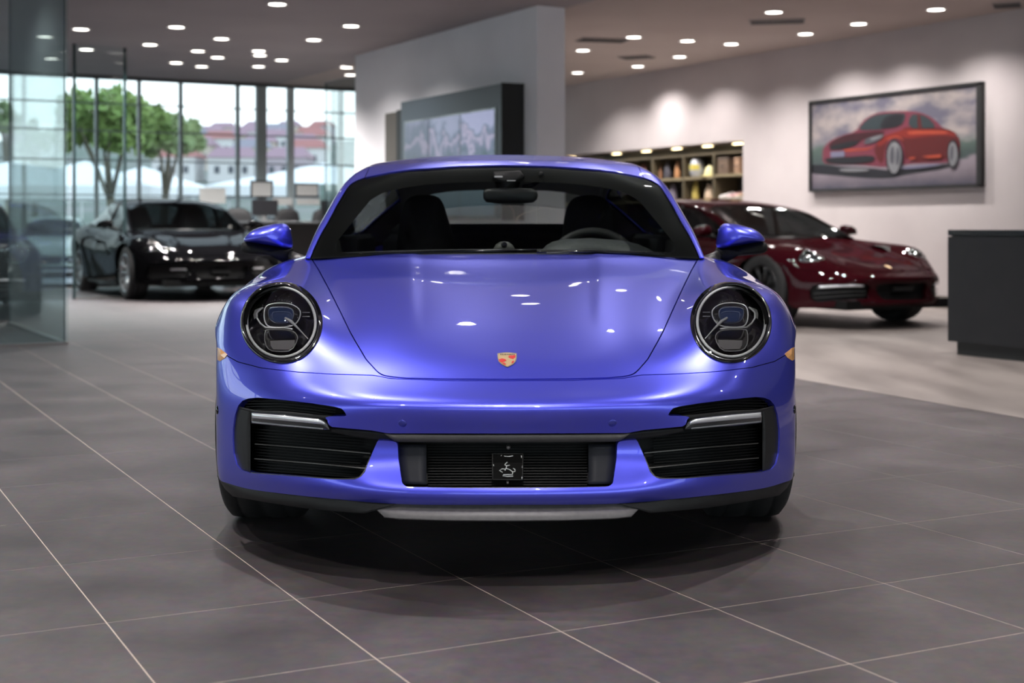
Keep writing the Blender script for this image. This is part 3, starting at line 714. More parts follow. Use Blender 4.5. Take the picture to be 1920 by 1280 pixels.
        tubepx(lb, .0015, .023, 'reflector_trim', mat('trim_grey', (.55,.55,.55), .3, .5), True, 5)
        slab([T(x, y) for x, y in ((500,890),(850,880),(850,960),(770,1020),(540,1015),(505,960))], .020, .03, 'reflector_glass', mat('reflector_step', (.26,.25,.25), .25, .3), .96)
        slab([T(x, y) for x, y in ((470,745),(840,745),(870,870),(490,880),(455,830))], .023, .03, 'reflector_shade', GLOSSBLK, .95)
        tubepx([T(x, y) for x, y in ((410,425),(350,460),(315,510),(325,580),(370,650),(440,705),(560,712),(700,712),(815,728))], .0027, .016, 'light_guide', mat('trim_bright', (.78,.79,.80), .28, .45))
        slab([T(x, y) for x, y in ((290,455),(405,410),(400,440),(335,500),(335,560),(280,590),(270,520))], .019, .03, 'guide_wing', mat('wing_grey', (.50,.50,.50), .3, .5), .9)
        MB().tube([hp(*T(720,575), .006), hp(*T(800,620), .006), hp(*T(900,720), .006), hp(*T(1035,865), .006)], [.0042, .0048, .0026, .0007], 8).obj('light_blade', mat('blade_white', (.75,.75,.76), .2, .3), hl, True)
        for yy, rr_, in ((492, .0010), (550, .0014)): tubepx([T(960, yy), T(1060, yy)], rr_, .016, 'vent_rib', mat('trim_grey', (.40,.40,.40), .3, .8))
        b = MB()
        for k, (x, y) in enumerate(((515,340),(545,330),(575,320),(605,330),(640,312),(675,325),(710,320),(745,335),(780,340),(812,358),(465,395),(880,428),(590,268),(770,270))): b.lathe([(0,-.0018),(.0015,-.001),(.0018,0.001)], 6, 'y', tuple(hp(*T(x, y), .018)))
        b.obj('jewel_dots', CHROME, hl, True)['kind'] = 'stuff'
        b = MB(); rs = (70.5, 69.0, 66.0, 59.0, 48.0, 36.0, 20.0, 8.0)
        for r in rs: b.v += [tuple(hp(w, y, -.005 - .026*(1 - (r/70.5)**2))) for w, y in ell(r, r)]
        for j in range(len(rs)-1):
            for i in range(48): b.f.append((j*48+i, j*48+(i+1) % 48, (j+1)*48+(i+1) % 48, (j+1)*48+i)); b.mi.append(0)
        b.f.append(tuple((len(rs)-1)*48+i for i in range(48))); b.mi.append(0)
        fix_normals(b.obj('headlight_cover', LENS, hl, True))
    # ---- greenhouse
    V6, V7 = (lambda V: V[:, 6]), (lambda V: V[:, 7])
    ws = clips(B, lambda V: f_ws(V) + .5)
    panel('windshield', ws, CARGLASS, root, flange=0)
    def f_frit(V):
        y = proj_y(V); w = proj_w(V); s = f_ws(V)
        inner = sdf_poly([(-60,338),(0,338),(100,340),(150,344),(190,350),(225,358),(250,372),(290,420),(318,455),(318,468),(300,472),(200,470),(-60,470)], w, y)
        return -inner
    fr = clips(B, lambda V: f_ws(V) + .6, f_frit); fr['V'] = fr['V'].copy(); fr['V'][:, :3] -= fr['V'][:, 3:6] * .006
    panel('windshield_band', fr, mat('frit_black', (.003,.003,.003), .5, spec=.05), root, flange=0)
    g_out = lambda V: -f_ws(V) + .5
    side = lambda V: np.maximum(np.maximum(4.10 - V7(V), V7(V) - 5.93), np.maximum(.35 - V6(V), V6(V) - 8.3))   # side glass in net space
    rearw = lambda V: np.maximum(np.maximum(8.05 - V6(V), V6(V) - 9.85), V7(V) - 2.85)
    seamline = lambda V: sdf_poly([(-60,200),(250.5,200),(250.5,309),(256,322),(262,334),(262,345),(-60,345)], proj_w(V), proj_y(V))
    roofzone = lambda V: np.where(V6(V) > 5.6, np.where(V6(V) > 8.04, 20, (np.abs(V[:, 0]) - .50) * 400), seamline(V))
    roof = clips(B, g_out, lambda V: np.maximum(roofzone(V), V6(V) * 50 - 402) + .7)
    panel('roof', roof, BLUE, root)
    pil = clips(B, g_out, lambda V: -np.maximum(roofzone(V), V6(V) * 50 - 402) + .7, lambda V: -side(V), lambda V: -rearw(V))
    for sd in (1, -1): panel('roof_pillar', pil, BLUE, root, mirror=False, side=sd, flange=.004)
    sg = clips(B, side); 
    for sd in (1, -1): panel('side_window', sg, SIDEGLASS, root, mirror=False, side=sd, flange=0)
    panel('rear_window', clips(B, rearw), REARGLASS, root, flange=0)
    lining = clips(B, g_out, lambda V: -side(V), lambda V: -rearw(V)); lining['V'] = lining['V'].copy(); lining['V'][:, :3] -= lining['V'][:, 3:6] * .016
    panel('cabin_lining', lining, INTERIOR, root, flange=0)
    dl = clips(A, lambda V: .45 - V[:, 1], lambda V: V[:, 1] - 3.2, nocab, lambda V: -f_arch(V, 2.45, .40, .335)); dl['V'] = dl['V'].copy(); dl['V'][:, :3] -= dl['V'][:, 3:6] * .02
    panel('body_lining', dl, INTERIOR, root, flange=0)
    hd = clips(B, lambda V: 4.25 - V6(V), lambda V: V6(V) - 8.3, lambda V: V7(V) - 3.9); hd['V'] = hd['V'].copy(); hd['V'][:, :3] -= hd['V'][:, 3:6] * .045
    panel('headliner', hd, INTERIOR, root, flange=0)
    ip = clips(B, lambda V: V7(V) - 4.02, lambda V: 3.02 - V7(V), lambda V: V6(V) - 8.0); ip['V'] = ip['V'].copy(); ip['V'][:, :3] -= ip['V'][:, 3:6] * .03
    for sd in (1, -1): panel('pillar_trim', ip, INTERIOR, root, mirror=False, side=sd, flange=0)
    # cowl and wipers
    n = 24; ca = lines_interp([(-.70,.45,.797),(-.48,.56,.806),(-.24,.628,.813),(0,.65,.815),(.24,.628,.813),(.48,.56,.806),(.70,.45,.797)], 0, n)
    v = []; 
    for dy, dz in ((-.05,-.012),(.0,-.002),(.05,-.01),(.0,-.05)): v += [(p[0], p[1]+dy, p[2]+dz) for p in ca]
    f = [(j*n+i, j*n+i+1, ((j+1) % 4)*n+i+1, ((j+1) % 4)*n+i) for j in range(4) for i in range(n-1)]
    fix_normals(mesh_obj('cowl', v, f, mat('cowl_black', (.004,.004,.004), .6, spec=.15), root, True))
    MB().tube([W(-335,479,.50), W(-240,475.5,.565), W(-120,472,.64), W(60,470,.66)], .006, 6).obj('wiper', GLOSSBLK, root, True)
    MB().tube([W(60,472.5,.63), W(170,472,.61), W(260,475,.55), W(300,477,.51)], .006, 6).obj('wiper', GLOSSBLK, root, True)
    MB().tube([W(78,473.5,.62), W(144,473.5,.615)], .0028, 6).obj('wiper_blade_edge', SLAT, root, True)
    # ---- cabin
    b = MB(); prof = [(.665,.80),(.72,.822),(.80,.832),(.95,.826),(1.05,.79),(1.07,.62)]; xs = np.linspace(-.66, .66, 14)
    v = [(x, y - .19*(abs(x)/.66)**2*(1 if y < .9 else .3), z - .012*(abs(x)/.66)**2) for (y, z) in prof for x in xs]; f = [(j*14+i, j*14+i+1, (j+1)*14+i+1, (j+1)*14+i) for j in range(5) for i in range(13)]
    fix_normals(mesh_obj('dashboard', v, f, INTERIOR, root, True))
    def hump(L, y, df, db, name, m, tilt=0.0, rings=6, power=.5):
        v, f = dome([pxl(w, py, y) for w, py in L], y, df, db, rings, power, tilt); return fix_normals(mesh_obj(name, v, f, m, root, True))
    hump([(66,486),(70,468),(78,460),(90,453),(112,448.3),(163,446.3),(222,450.4),(252,458),(272,467),(289,478),(289,488)], .92, .10, .12, 'instrument_hood', DASH, .5)
    hump([(-21,486),(-21,466),(-16,458),(-9,453.5),(-1,452),(8,454),(15,459),(20,468),(20,486)], .88, .04, .06, 'clock_pod', mat('pod_grey', (.11,.11,.10), .5))
    MB().lathe([(0,-.004),(.011,-.003),(.012,.01)], 16, 'y', W(-1, 459, .835)).obj('clock_face', GLOSSBLK, root, True)
    tw = MB(); cx, cy, cz, R = .355, 1.10, .725, .187
    ring = [(cx + R*math.cos(a), cy + .38*R*math.sin(a), cz + .92*R*math.sin(a)) for a in [2*math.pi*k/40 for k in range(40)]]
    tw.tube(ring, .016, 8, closed=True); tw.tube([(cx-R,cy,cz),(cx,cy+.03,cz-.01),(cx+R,cy,cz)], .02, 8); tw.tube([(cx,cy+.03,cz),(cx,cy-.06,cz-R*.9)], .02, 8); tw.lathe([(0,-.02),(.05,-.015),(.06,.03)], 16, 'y', (cx, cy+.02, cz))
    tw.obj('steering_wheel', mat('wheel_leather', (.06,.06,.058), .5), root, True)
    yS = 1.55; dx = 946.5
    def seat(L, side):
        o = [(px - dx, py) for px, py in L]
        v, f = dome([pxl(w, py, yS) for w, py in smooth_poly(o, 2)], yS, .10, .10, 7, .5, .22)
        s = fix_normals(mesh_obj('seat', v, f, SEATM, root, True))
        c = np.mean([pxl(w, 420, yS)[0] for w, py in o])
        MB().box((c, yS - .22, .36), (.50, .55, .16), bev=.05).obj('seat_cushion', SEATM, s, True)
        return s
    seat([(742,700),(742,520),(743,466),(749,426),(753,397),(760,375),(775,366),(795,364.5),(815,365),(830,374),(840.6,407),(850,437),(852,470),(852,520),(852,700)], 1)
    seat([(1051,700),(1051,520),(1053,465),(1059,411),(1063,393),(1071,376),(1083,368),(1103.5,364.5),(1126,366.5),(1141,374),(1149,393),(1158,418),(1163,446),(1167,480),(1167,560),(1167,700)], -1)
    b = MB(); b.box((0, 2.64, .86), (1.10, .62, .14), bev=.04); b.box((0, 2.30, .74), (1.15, .12, .28), bev=.04); b.obj('rear_shelf', INTERIOR, root, True)
    for sx in (1, -1):
        MB().box((sx*.668, 1.68, .68), (.045, 1.95, .40), bev=.02).obj('door_trim', INTERIOR, root, True)
    MB().box((0, 1.2, .30), (1.34, 2.3, .05)).obj('cabin_floor', INTERIOR, root)
    hump([(-40,363),(-38,356),(-30,353.5),(-12,352.5),(30,352.5),(52,354),(61,358),(63,366),(61,374),(54,379.5),(30,381.5),(-10,381.5),(-34,379),(-39.5,372)], 1.12, .022, .012, 'rear_view_mirror', mat('mirror_back', (.016,.016,.017), .4), power=.6)
    hump([(-22,332),(-20,322),(30,320),(38,330),(30,344),(24,362),(14,369),(0,369),(-12,362),(-17,345)], 1.20, .035, .02, 'sensor_housing', BLACK)
    MB().tube([W(34,350,1.19), W(52,348,1.19), W(63,340,1.20), W(70,324,1.22)], .009, 8).obj('sun_visor_clip', BLACK, root, True)
    MB().box(W(-11, 331, 1.10), (.032, .004, .006)).obj('sensor_window', mat('sensor_grey', (.42,.42,.40), .4), root)
    MB().box(W(13, 338.5, 1.12), (.034, .004, .003)).obj('sensor_window', mat('sensor_grey', (.42,.42,.40), .4), root)
    # ---- door mirrors
    for sd in (1, -1):
        c = 946.5 if sd < 0 else 946.5; M0 = lambda px, py: (sd * (943.5 - px), py)
        cap = [(455,450),(456.5,446),(460.6,440.5),(466,435.5),(473.8,430.6),(484,426.4),(495.6,423),(506,420.3),(517.5,418.6),(527,418.4),(534,419.7),(539.4,424.5),(543,434),(545.5,446),(547,458),(545,464),(538,466.5),(528,465),(517.5,463),(500,459.8),(484.7,457),(468,454.3),(456,452.8)]
        yM = .80
        v, f = dome([pxl(*M0(*p), yM) for p in cap], yM, .085, .05, 8, .5)
        dm = fix_normals(mesh_obj('door_mirror', v, f, BLUE, root, True))
        low = [(452,455),(449.5,462),(449.8,469),(454,473),(463,476),(480,478),(495.6,479.2),(510,480.5),(519,483),(527,490),(534,494),(545,490),(552,484),(549,470),(546,463),(538,466),(517.5,462),(484.7,456),(462,452)]
        v, f = dome([pxl(*M0(*p), yM + .015) for p in low], yM + .015, .065, .05, 6, .5)
        fix_normals(mesh_obj('mirror_base', v, f, BLACK, dm, True))
        p = [W(*M0(540, 478), yM), W(*M0(552, 484), yM - .02), W(*M0(566, 491), yM - .08)]
        MB().tube(p, [.020, .020, .024], 8).obj('mirror_arm', mat('arm_grey', (.07,.065,.06), .4), dm, True)
        g = MB(); g.box((pxl(*M0(512, 445), yM)[0], yM + .047, .880), (.11, .006, .055), bev=.002); g.obj('mirror_glass', CHROME, dm)
    # ---- wheels, floor pan, arch liners
    for sx in (1, -1):
        wheel(root, sx*.742, 0, .322, .322, .245, SILVER, 10, 56)
        wheel(root, sx*.770, 2.45, .34, .34, .30, SILVER, 10, 40)
        for y0, r, z0 in ((0, .372, .32), (2.45, .39, .335)):
            b = MB(); n = 20; v = []
            for x in (.50, .80):
                for k in range(n + 1):
                    a = math.pi * (k / n * 1.3 - .15); v.append((sx*x, y0 - r*math.cos(a), z0 + r*math.sin(a)))
            b.add(v, [(k, k+1, n+2+k, n+1+k) for k in range(n)]); b.add([(sx*.50, y0 - r*math.cos(a), z0 + r*math.sin(a)) for a in [math.pi*(k/n*1.3-.15) for k in range(n+1)]], [tuple(range(n+1))])
            b.obj('arch_liner', BLACK, root, True)
    b = MB(); b.box((0, 1.43, .20), (1.25, 3.7, .06), bev=.02); b.box((0, 1.2, .175), (1.72, 1.55, .05), bev=.02); b.box((0,-.60,.21),(.80,.36,.04)); b.obj('floor_pan', BLACK, root)
    b = MB(); b.box((0, -.30, .40), (1.0, .5, .25)); b.box((0,.25,.5),(1.0,.5,.3)); b.obj('engine_bay_block', BLACK, root)
    return root, car

# ------------------------------------------------------------------ the other cars of the showroom
TEAR = smooth_poly([(345,585),(385,553),(430,545),(478,572),(512,612),(505,632),(455,628),(400,618),(360,604)], 2)
SLIM = smooth_poly([(330,640),(380,622),(450,612),(505,620),(528,640),(500,655),(430,660),(360,662)], 2)
ROUND = [(421.5 + 77 * math.cos(k * math.pi / 18), 604 + 77 * math.sin(k * math.pi / 18)) for k in range(36)]
GRILLE = [(-60,795),(0,795),(170,793),(215,800),(228,815),(205,880),(185,905),(0,912),(-60,912)]
INTAKE = [(262,815),(300,790),(420,780),(500,772),(510,800),(508,850),(495,880),(400,886),(300,890),(275,870)]
def build_car(name, label, loc, rz, pm, lights, rim_m, stretch=1.0, tail=1.0, zs=1.0, xs=1.0, glass=DKGLASS, crest=True, plate=False, group=None):
    car = Car(6)
    def tf(p):
        q = p.copy(); y = q[:, 1]
        q[:, 1] = np.where(y > 0, np.where(y > 2.45, 2.45 * stretch + (y - 2.45) * tail, y * stretch), y); q[:, 2] *= zs; q[:, 0] *= xs
        return q
    def tp(p): return tuple(tf(np.array([tuple(p)], float))[0])
    root = thing(name, loc, label, 'car', rz, group)
    A, B = car.A, car.B
    kw = dict(keep_normals=False, tf=tf)
    noar = lambda V: -f_arch(V); nocab = lambda V: -f_cabin(V)
    f_hl = lambda V: np.where(V[:, 1] < .2, sdf_poly(lights, proj_w(V), proj_y(V)), 100.0)
    early = lambda V, s: np.where(V[:, 6] > 6.5, 200.0, s)
    f_gr = lambda V: early(V, sdf_poly(GRILLE, proj_w(V), proj_y(V))); f_in = lambda V: early(V, sdf_poly(INTAKE, proj_w(V), proj_y(V)))
    panel('hood', clips(A, lambda V: V[:, 6] - 13.0, lambda V: f_hood(V, 1.5)), pm, root, **kw)
    panel('front_bumper', clips(A, lambda V: V[:, 6] - 8.5, lambda V: f_seam(V) + 1.2, noar, lambda V: -f_gr(V), lambda V: -f_in(V)), pm, root, flange=.04, tf=tf, keep_normals=False)
    fen = clips(A, lambda V: V[:, 1] - .50, lambda V: -f_hood(V) + 1.5, lambda V: -f_seam(V) + 1.0, noar, lambda V: -f_hl(V), nocab)
    door = clips(A, lambda V: .51 - V[:, 1], lambda V: V[:, 1] - 1.60, nocab, noar)
    cov = clips(A, lambda V: V[:, 6] - 12.5, f_hl)
    bow = dict(cov); bow['V'] = cov['V'].copy(); bow['V'][:, :3] -= cov['V'][:, 3:6] * .05
    for sd in (1, -1):
        panel('front_fender', fen, pm, root, mirror=False, side=sd, **kw)
        d = panel('door', door, pm, root, mirror=False, side=sd, **kw)
        MB().box(tp((sd*.905, 1.42, .70)), (.03, .17, .024), bev=.006).obj('door_handle', pm, d)
        hl = panel('headlight', bow, mat('lamp_bowl', (.26,.28,.29), .2, .8), root, mirror=False, side=sd, flange=0, **kw)
        panel('headlight_cover', cov, LENS, hl, mirror=False, side=sd, flange=0, **kw)
        cx, cy = np.mean(lights, 0)
        b = MB()
        for (dx, dy, r) in ((-22, -4, .030), (24, 6, .026)):
            p = car.hit(sd*(cx+dx), cy+dy, .03)[0]; p = tp(p); b.lathe([(0,-.02),(r*.7,-.014),(r,0),(r*1.15,.006),(r*1.15,.02)], 12, 'y', p)
        b.obj('projector', CHROME, hl, True)
        MB().tube([tp(car.hit(sd*(cx+(w-cx)*.86), cy+(y-cy)*.86, .012)[0]) for w, y in lights], .006, 5, closed=True).obj('daytime_ring', SILVER, hl, True)
        fix_normals(car.ribbon([(sd*310,800),(sd*400,790),(sd*480,782)], [(sd*310,812),(sd*400,804),(sd*484,797)], 12, 2, .004, .03, bulge=.004).obj('daytime_lamp', mat('lamp_chrome', (.90,.92,.96), .22, .55), root, True))
        b = MB()
        for k in (0, 1): car.ribbon([(sd*285,838+k*26),(sd*490,826+k*26)], [(sd*285,842+k*26),(sd*490,830+k*26)], 8, 1, .02, .02, mb=b)
        fix_normals(b.obj('intake_slat', SLAT, root))
    for f in (f_gr, f_in):
        q = clips(A, lambda V: V[:, 6] - 6.5, lambda V: f(V) - 3); q['V'] = q['V'].copy(); q['V'][:, 1] += .05
        if f is f_gr: panel('grille', q, BLACK, root, flange=0, **kw)
        else:
            for sd in (1, -1): panel('intake', q, BLACK, root, mirror=False, side=sd, flange=0, **kw)
    if plate:
        fix_normals(car.ribbon([(-85,822),(85,822)], [(-85,848),(85,848)], 6, 2, -.01, .03).obj('plate_holder', DARKGREY, root))
    panel('rear_body', clips(A, lambda V: 1.61 - V[:, 1], nocab, lambda V: -f_arch(V, 2.45, .365, .335)), pm, root, **kw)
    V6, V7 = (lambda V: V[:, 6]), (lambda V: V[:, 7])
    panel('windshield', clips(B, lambda V: f_ws(V) + .5), glass, root, flange=0, **kw)
    side = lambda V: np.maximum(np.maximum(4.12 - V7(V), V7(V) - 5.93), np.maximum(.35 - V6(V), V6(V) - 8.3))
    rearw = lambda V: np.maximum(np.maximum(8.05 - V6(V), V6(V) - 9.85), V7(V) - 2.85)
    panel('roof', clips(B, lambda V: -f_ws(V) + .5, lambda V: -side(V), lambda V: -rearw(V)), pm, root, **kw)
    for sd in (1, -1): panel('side_window', clips(B, side), glass, root, mirror=False, side=sd, flange=0, **kw)
    panel('rear_window', clips(B, rearw), glass, root, flange=0, **kw)
    for sd in (1, -1): MB().tube([tp((sd*.70, 1.52, .84)), tp((sd*.655, 1.50, 1.0)), tp((sd*.585, 1.46, 1.15))], .025, 6).obj('door_pillar', BLACK, root, True)
    b = MB(); b.box(tp((0, .85, .80)), (1.3, .5, .06), bev=.02); b.box(tp((0, 2.75, .80)), (1.2, .7, .08), bev=.02); b.obj('dashboard', INTERIOR, root)
    for sx in (.36, -.36):
        v, f = dome([tp((sx + a*.20, 1.5, .85 + c*.30))[::2] for a, c in ((-1,-1.2),(-.95,.2),(-.6,.85),(0,1),(.6,.85),(.95,.2),(1,-1.2))], 1.5*stretch, .08, .08, 5, .5, .2)
        fix_normals(mesh_obj('seat', v, f, SEATM, root, True))
    lin = clips(A, lambda V: 5.6 - V[:, 6], lambda V: V[:, 6] - 13.2, noar, lambda V: -f_hl(V), nocab)
    lin['V'] = lin['V'].copy(); lin['V'][:, :3] -= lin['V'][:, 3:6] * .03
    panel('inner_liner', lin, BLACK, root, flange=0, **kw)
    for sd in (1, -1):
        cap = [(-.115,-.035),(-.10,.02),(-.05,.05),(.03,.062),(.09,.055),(.11,.02),(.105,-.03),(.03,-.045)]
        x0, y0, z0 = tp((sd*.93, .76, .885))
        v, f = dome([(x0 + sd*(-a), z0 + c) for a, c in cap], y0, .07, .05, 5)
        dm = fix_normals(mesh_obj('door_mirror', v, f, pm, root, True))
        MB().tube([(x0 - sd*.06, y0, z0 - .03), (x0 - sd*.16, y0 - .02, z0 - .07)], .02, 6).obj('mirror_arm', BLACK, dm, True)
    if crest:
        patch_p = [(-14,664),(0,661),(14,664),(13,676),(0,687),(-13,676)]
        v = [Vector(tp(car.hit(w, y, -.006)[0])) for w, y in patch_p]; n = len(v); c = sum(v, Vector()) / n + Vector((0,-.004,.002))
        b = MB(); b.add(v + [c] + [p + Vector((0,.01,-.004)) for p in v], [(i, (i+1) % n, n) for i in range(n)] + [(i, (i+1) % n, n+1+(i+1) % n, n+1+i) for i in range(n)])
        fix_normals(b.obj('bonnet_crest', mat('crest_gold', (.80,.58,.30), .28, .5, .6), root))
    for sx in (1, -1):
        for y0 in (0, 2.45):
            wheel(root, sx*.775*xs, y0*stretch, .335, .335, .245, rim_m, 10, 28)
            b = MB(); n = 14; v = []
            for x in (.50, .80):
                for k in range(n + 1):
                    a = math.pi * (k / n * 1.2 - .1); v.append((sx*x*xs, y0*stretch - .40*math.cos(a), .335 + .40*math.sin(a)))
            b.add(v, [(k, k+1, n+2+k, n+1+k) for k in range(n)]); b.obj('arch_liner', BLACK, root)
    b = MB(); b.box((0, 1.28*stretch, .22), (1.25*xs, 4.1*stretch, .08)); b.box((0, 1.22*stretch, .19), (1.72*xs, 1.55*stretch, .06)); b.obj('floor_pan', BLACK, root)
    return root

# ------------------------------------------------------------------ room
WALL = noise_mat('plaster_wall', (.42,.375,.378), (.465,.42,.42), 1.2, .85, bump=.02, obj_coords='world')
WALLM = noise_mat('plaster_wall_cool', (.70,.68,.71), (.76,.74,.77), 1.2, .85, bump=.02, obj_coords='world')
CEILM = noise_mat('ceiling_board', (.32,.285,.29), (.36,.32,.325), .8, .8, obj_coords='world')
GROUT = mat('grout', (.50,.415,.36), .8)
def tile_mat():
    m = noise_mat('stone_tile', (.038,.028,.031), (.090,.070,.075), 2.3, .42, 8, .12, obj_coords='world', lo=.30, hi=.72, r2=.55)
    n = m.node_tree.nodes; l = m.node_tree.links; b = n['Principled BSDF']
    ge = n.new('ShaderNodeNewGeometry'); nz = n.new('ShaderNodeTexNoise'); nz.inputs['Scale'].default_value = 28; nz.inputs['Detail'].default_value = 8; nz.inputs['Roughness'].default_value = .7
    l.new(ge.outputs['Position'], nz.inputs['Vector'])
    src = b.inputs['Base Color'].links[0].from_socket
    mx = n.new('ShaderNodeMix'); mx.data_type = 'RGBA'; mx.blend_type = 'OVERLAY'; mx.inputs['Factor'].default_value = .85
    l.new(src, mx.inputs['A']); l.new(nz.outputs['Color'], mx.inputs['B'])
    hs = n.new('ShaderNodeHueSaturation'); hs.inputs['Saturation'].default_value = .75; l.new(mx.outputs['Result'], hs.inputs['Color'])
    l.new(hs.outputs[0], b.inputs['Base Color'])
    return m
TILE = tile_mat()
PLANK = noise_mat('pale_stone_floor', (.135,.114,.107), (.225,.195,.182), 3.0, .38, 6, .03, (1.0, .22, 1.0), r2=.5)
DARKFRAME = mat('frame_dark', (.035,.04,.045), .4)
MULL = mat('mullion_grey', (.13,.17,.18), .4)
STEEL = mat('column_grey', (.25,.29,.30), .5)
PANE = glass_mat('window_glass', (.90,.955,.955), 0.0, 1.45)
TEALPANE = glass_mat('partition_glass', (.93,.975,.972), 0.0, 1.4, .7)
def _reflection_haze():                                          # pale haze mixed into the partition glass, standing in for reflected windows
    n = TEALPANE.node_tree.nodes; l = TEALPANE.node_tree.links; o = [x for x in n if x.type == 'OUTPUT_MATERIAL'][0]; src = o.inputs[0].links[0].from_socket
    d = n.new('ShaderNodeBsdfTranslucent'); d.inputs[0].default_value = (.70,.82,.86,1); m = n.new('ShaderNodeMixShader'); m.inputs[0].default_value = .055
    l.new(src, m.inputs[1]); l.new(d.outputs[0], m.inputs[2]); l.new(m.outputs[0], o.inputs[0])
_reflection_haze()
CLEARPANE = glass_mat('clear_partition', (.95,.985,.98), 0.0, 1.4, .6)
GLEDGE = mat('glass_edge', (.012,.03,.032), .2)
def sheet_mat(name, col):
    if name in MATS: return MATS[name]
    m = bpy.data.materials.new(name); m.use_nodes = True; n = m.node_tree.nodes; l = m.node_tree.links; n.clear()
    o = n.new('ShaderNodeOutputMaterial'); mx = n.new('ShaderNodeMixShader'); a = n.new('ShaderNodeBsdfDiffuse'); b = n.new('ShaderNodeBsdfTranslucent')
    a.inputs[0].default_value = (*col, 1); b.inputs[0].default_value = (*col, 1); mx.inputs[0].default_value = .85
    l.new(a.outputs[0], mx.inputs[1]); l.new(b.outputs[0], mx.inputs[2]); l.new(mx.outputs[0], o.inputs[0]); MATS[name] = m; return m
def quadwall(name, s0, s1, t0, t1, z0, z1, m):
    """box wall between room coordinates"""
    P = [st(s0, t0), st(s1, t0), st(s1, t1), st(s0, t1)]
    v = [(p[0], p[1], z0) for p in P] + [(p[0], p[1], z1) for p in P]
    return tag(mesh_obj(name, v, [(0,1,2,3),(7,6,5,4),(0,4,5,1),(1,5,6,2),(2,6,7,3),(3,7,4,0)], m), kind='structure')
def room_box(mb, s0, s1, t0, t1, z0, z1, mi=0):
    P = [st(s0, t0), st(s1, t0), st(s1, t1), st(s0, t1)]
    v = [(p[0], p[1], z0) for p in P] + [(p[0], p[1], z1) for p in P]
    return mb.add(v, [(0,1,2,3),(7,6,5,4),(0,4,5,1),(1,5,6,2),(2,6,7,3),(3,7,4,0)], mi)
SW, TR, TD = 21.9, 11.85, 7.29                        # window wall, right wall, dividing wall
S0, T0 = -9.0, -15.0                                  # the showroom's near and left glazed fronts
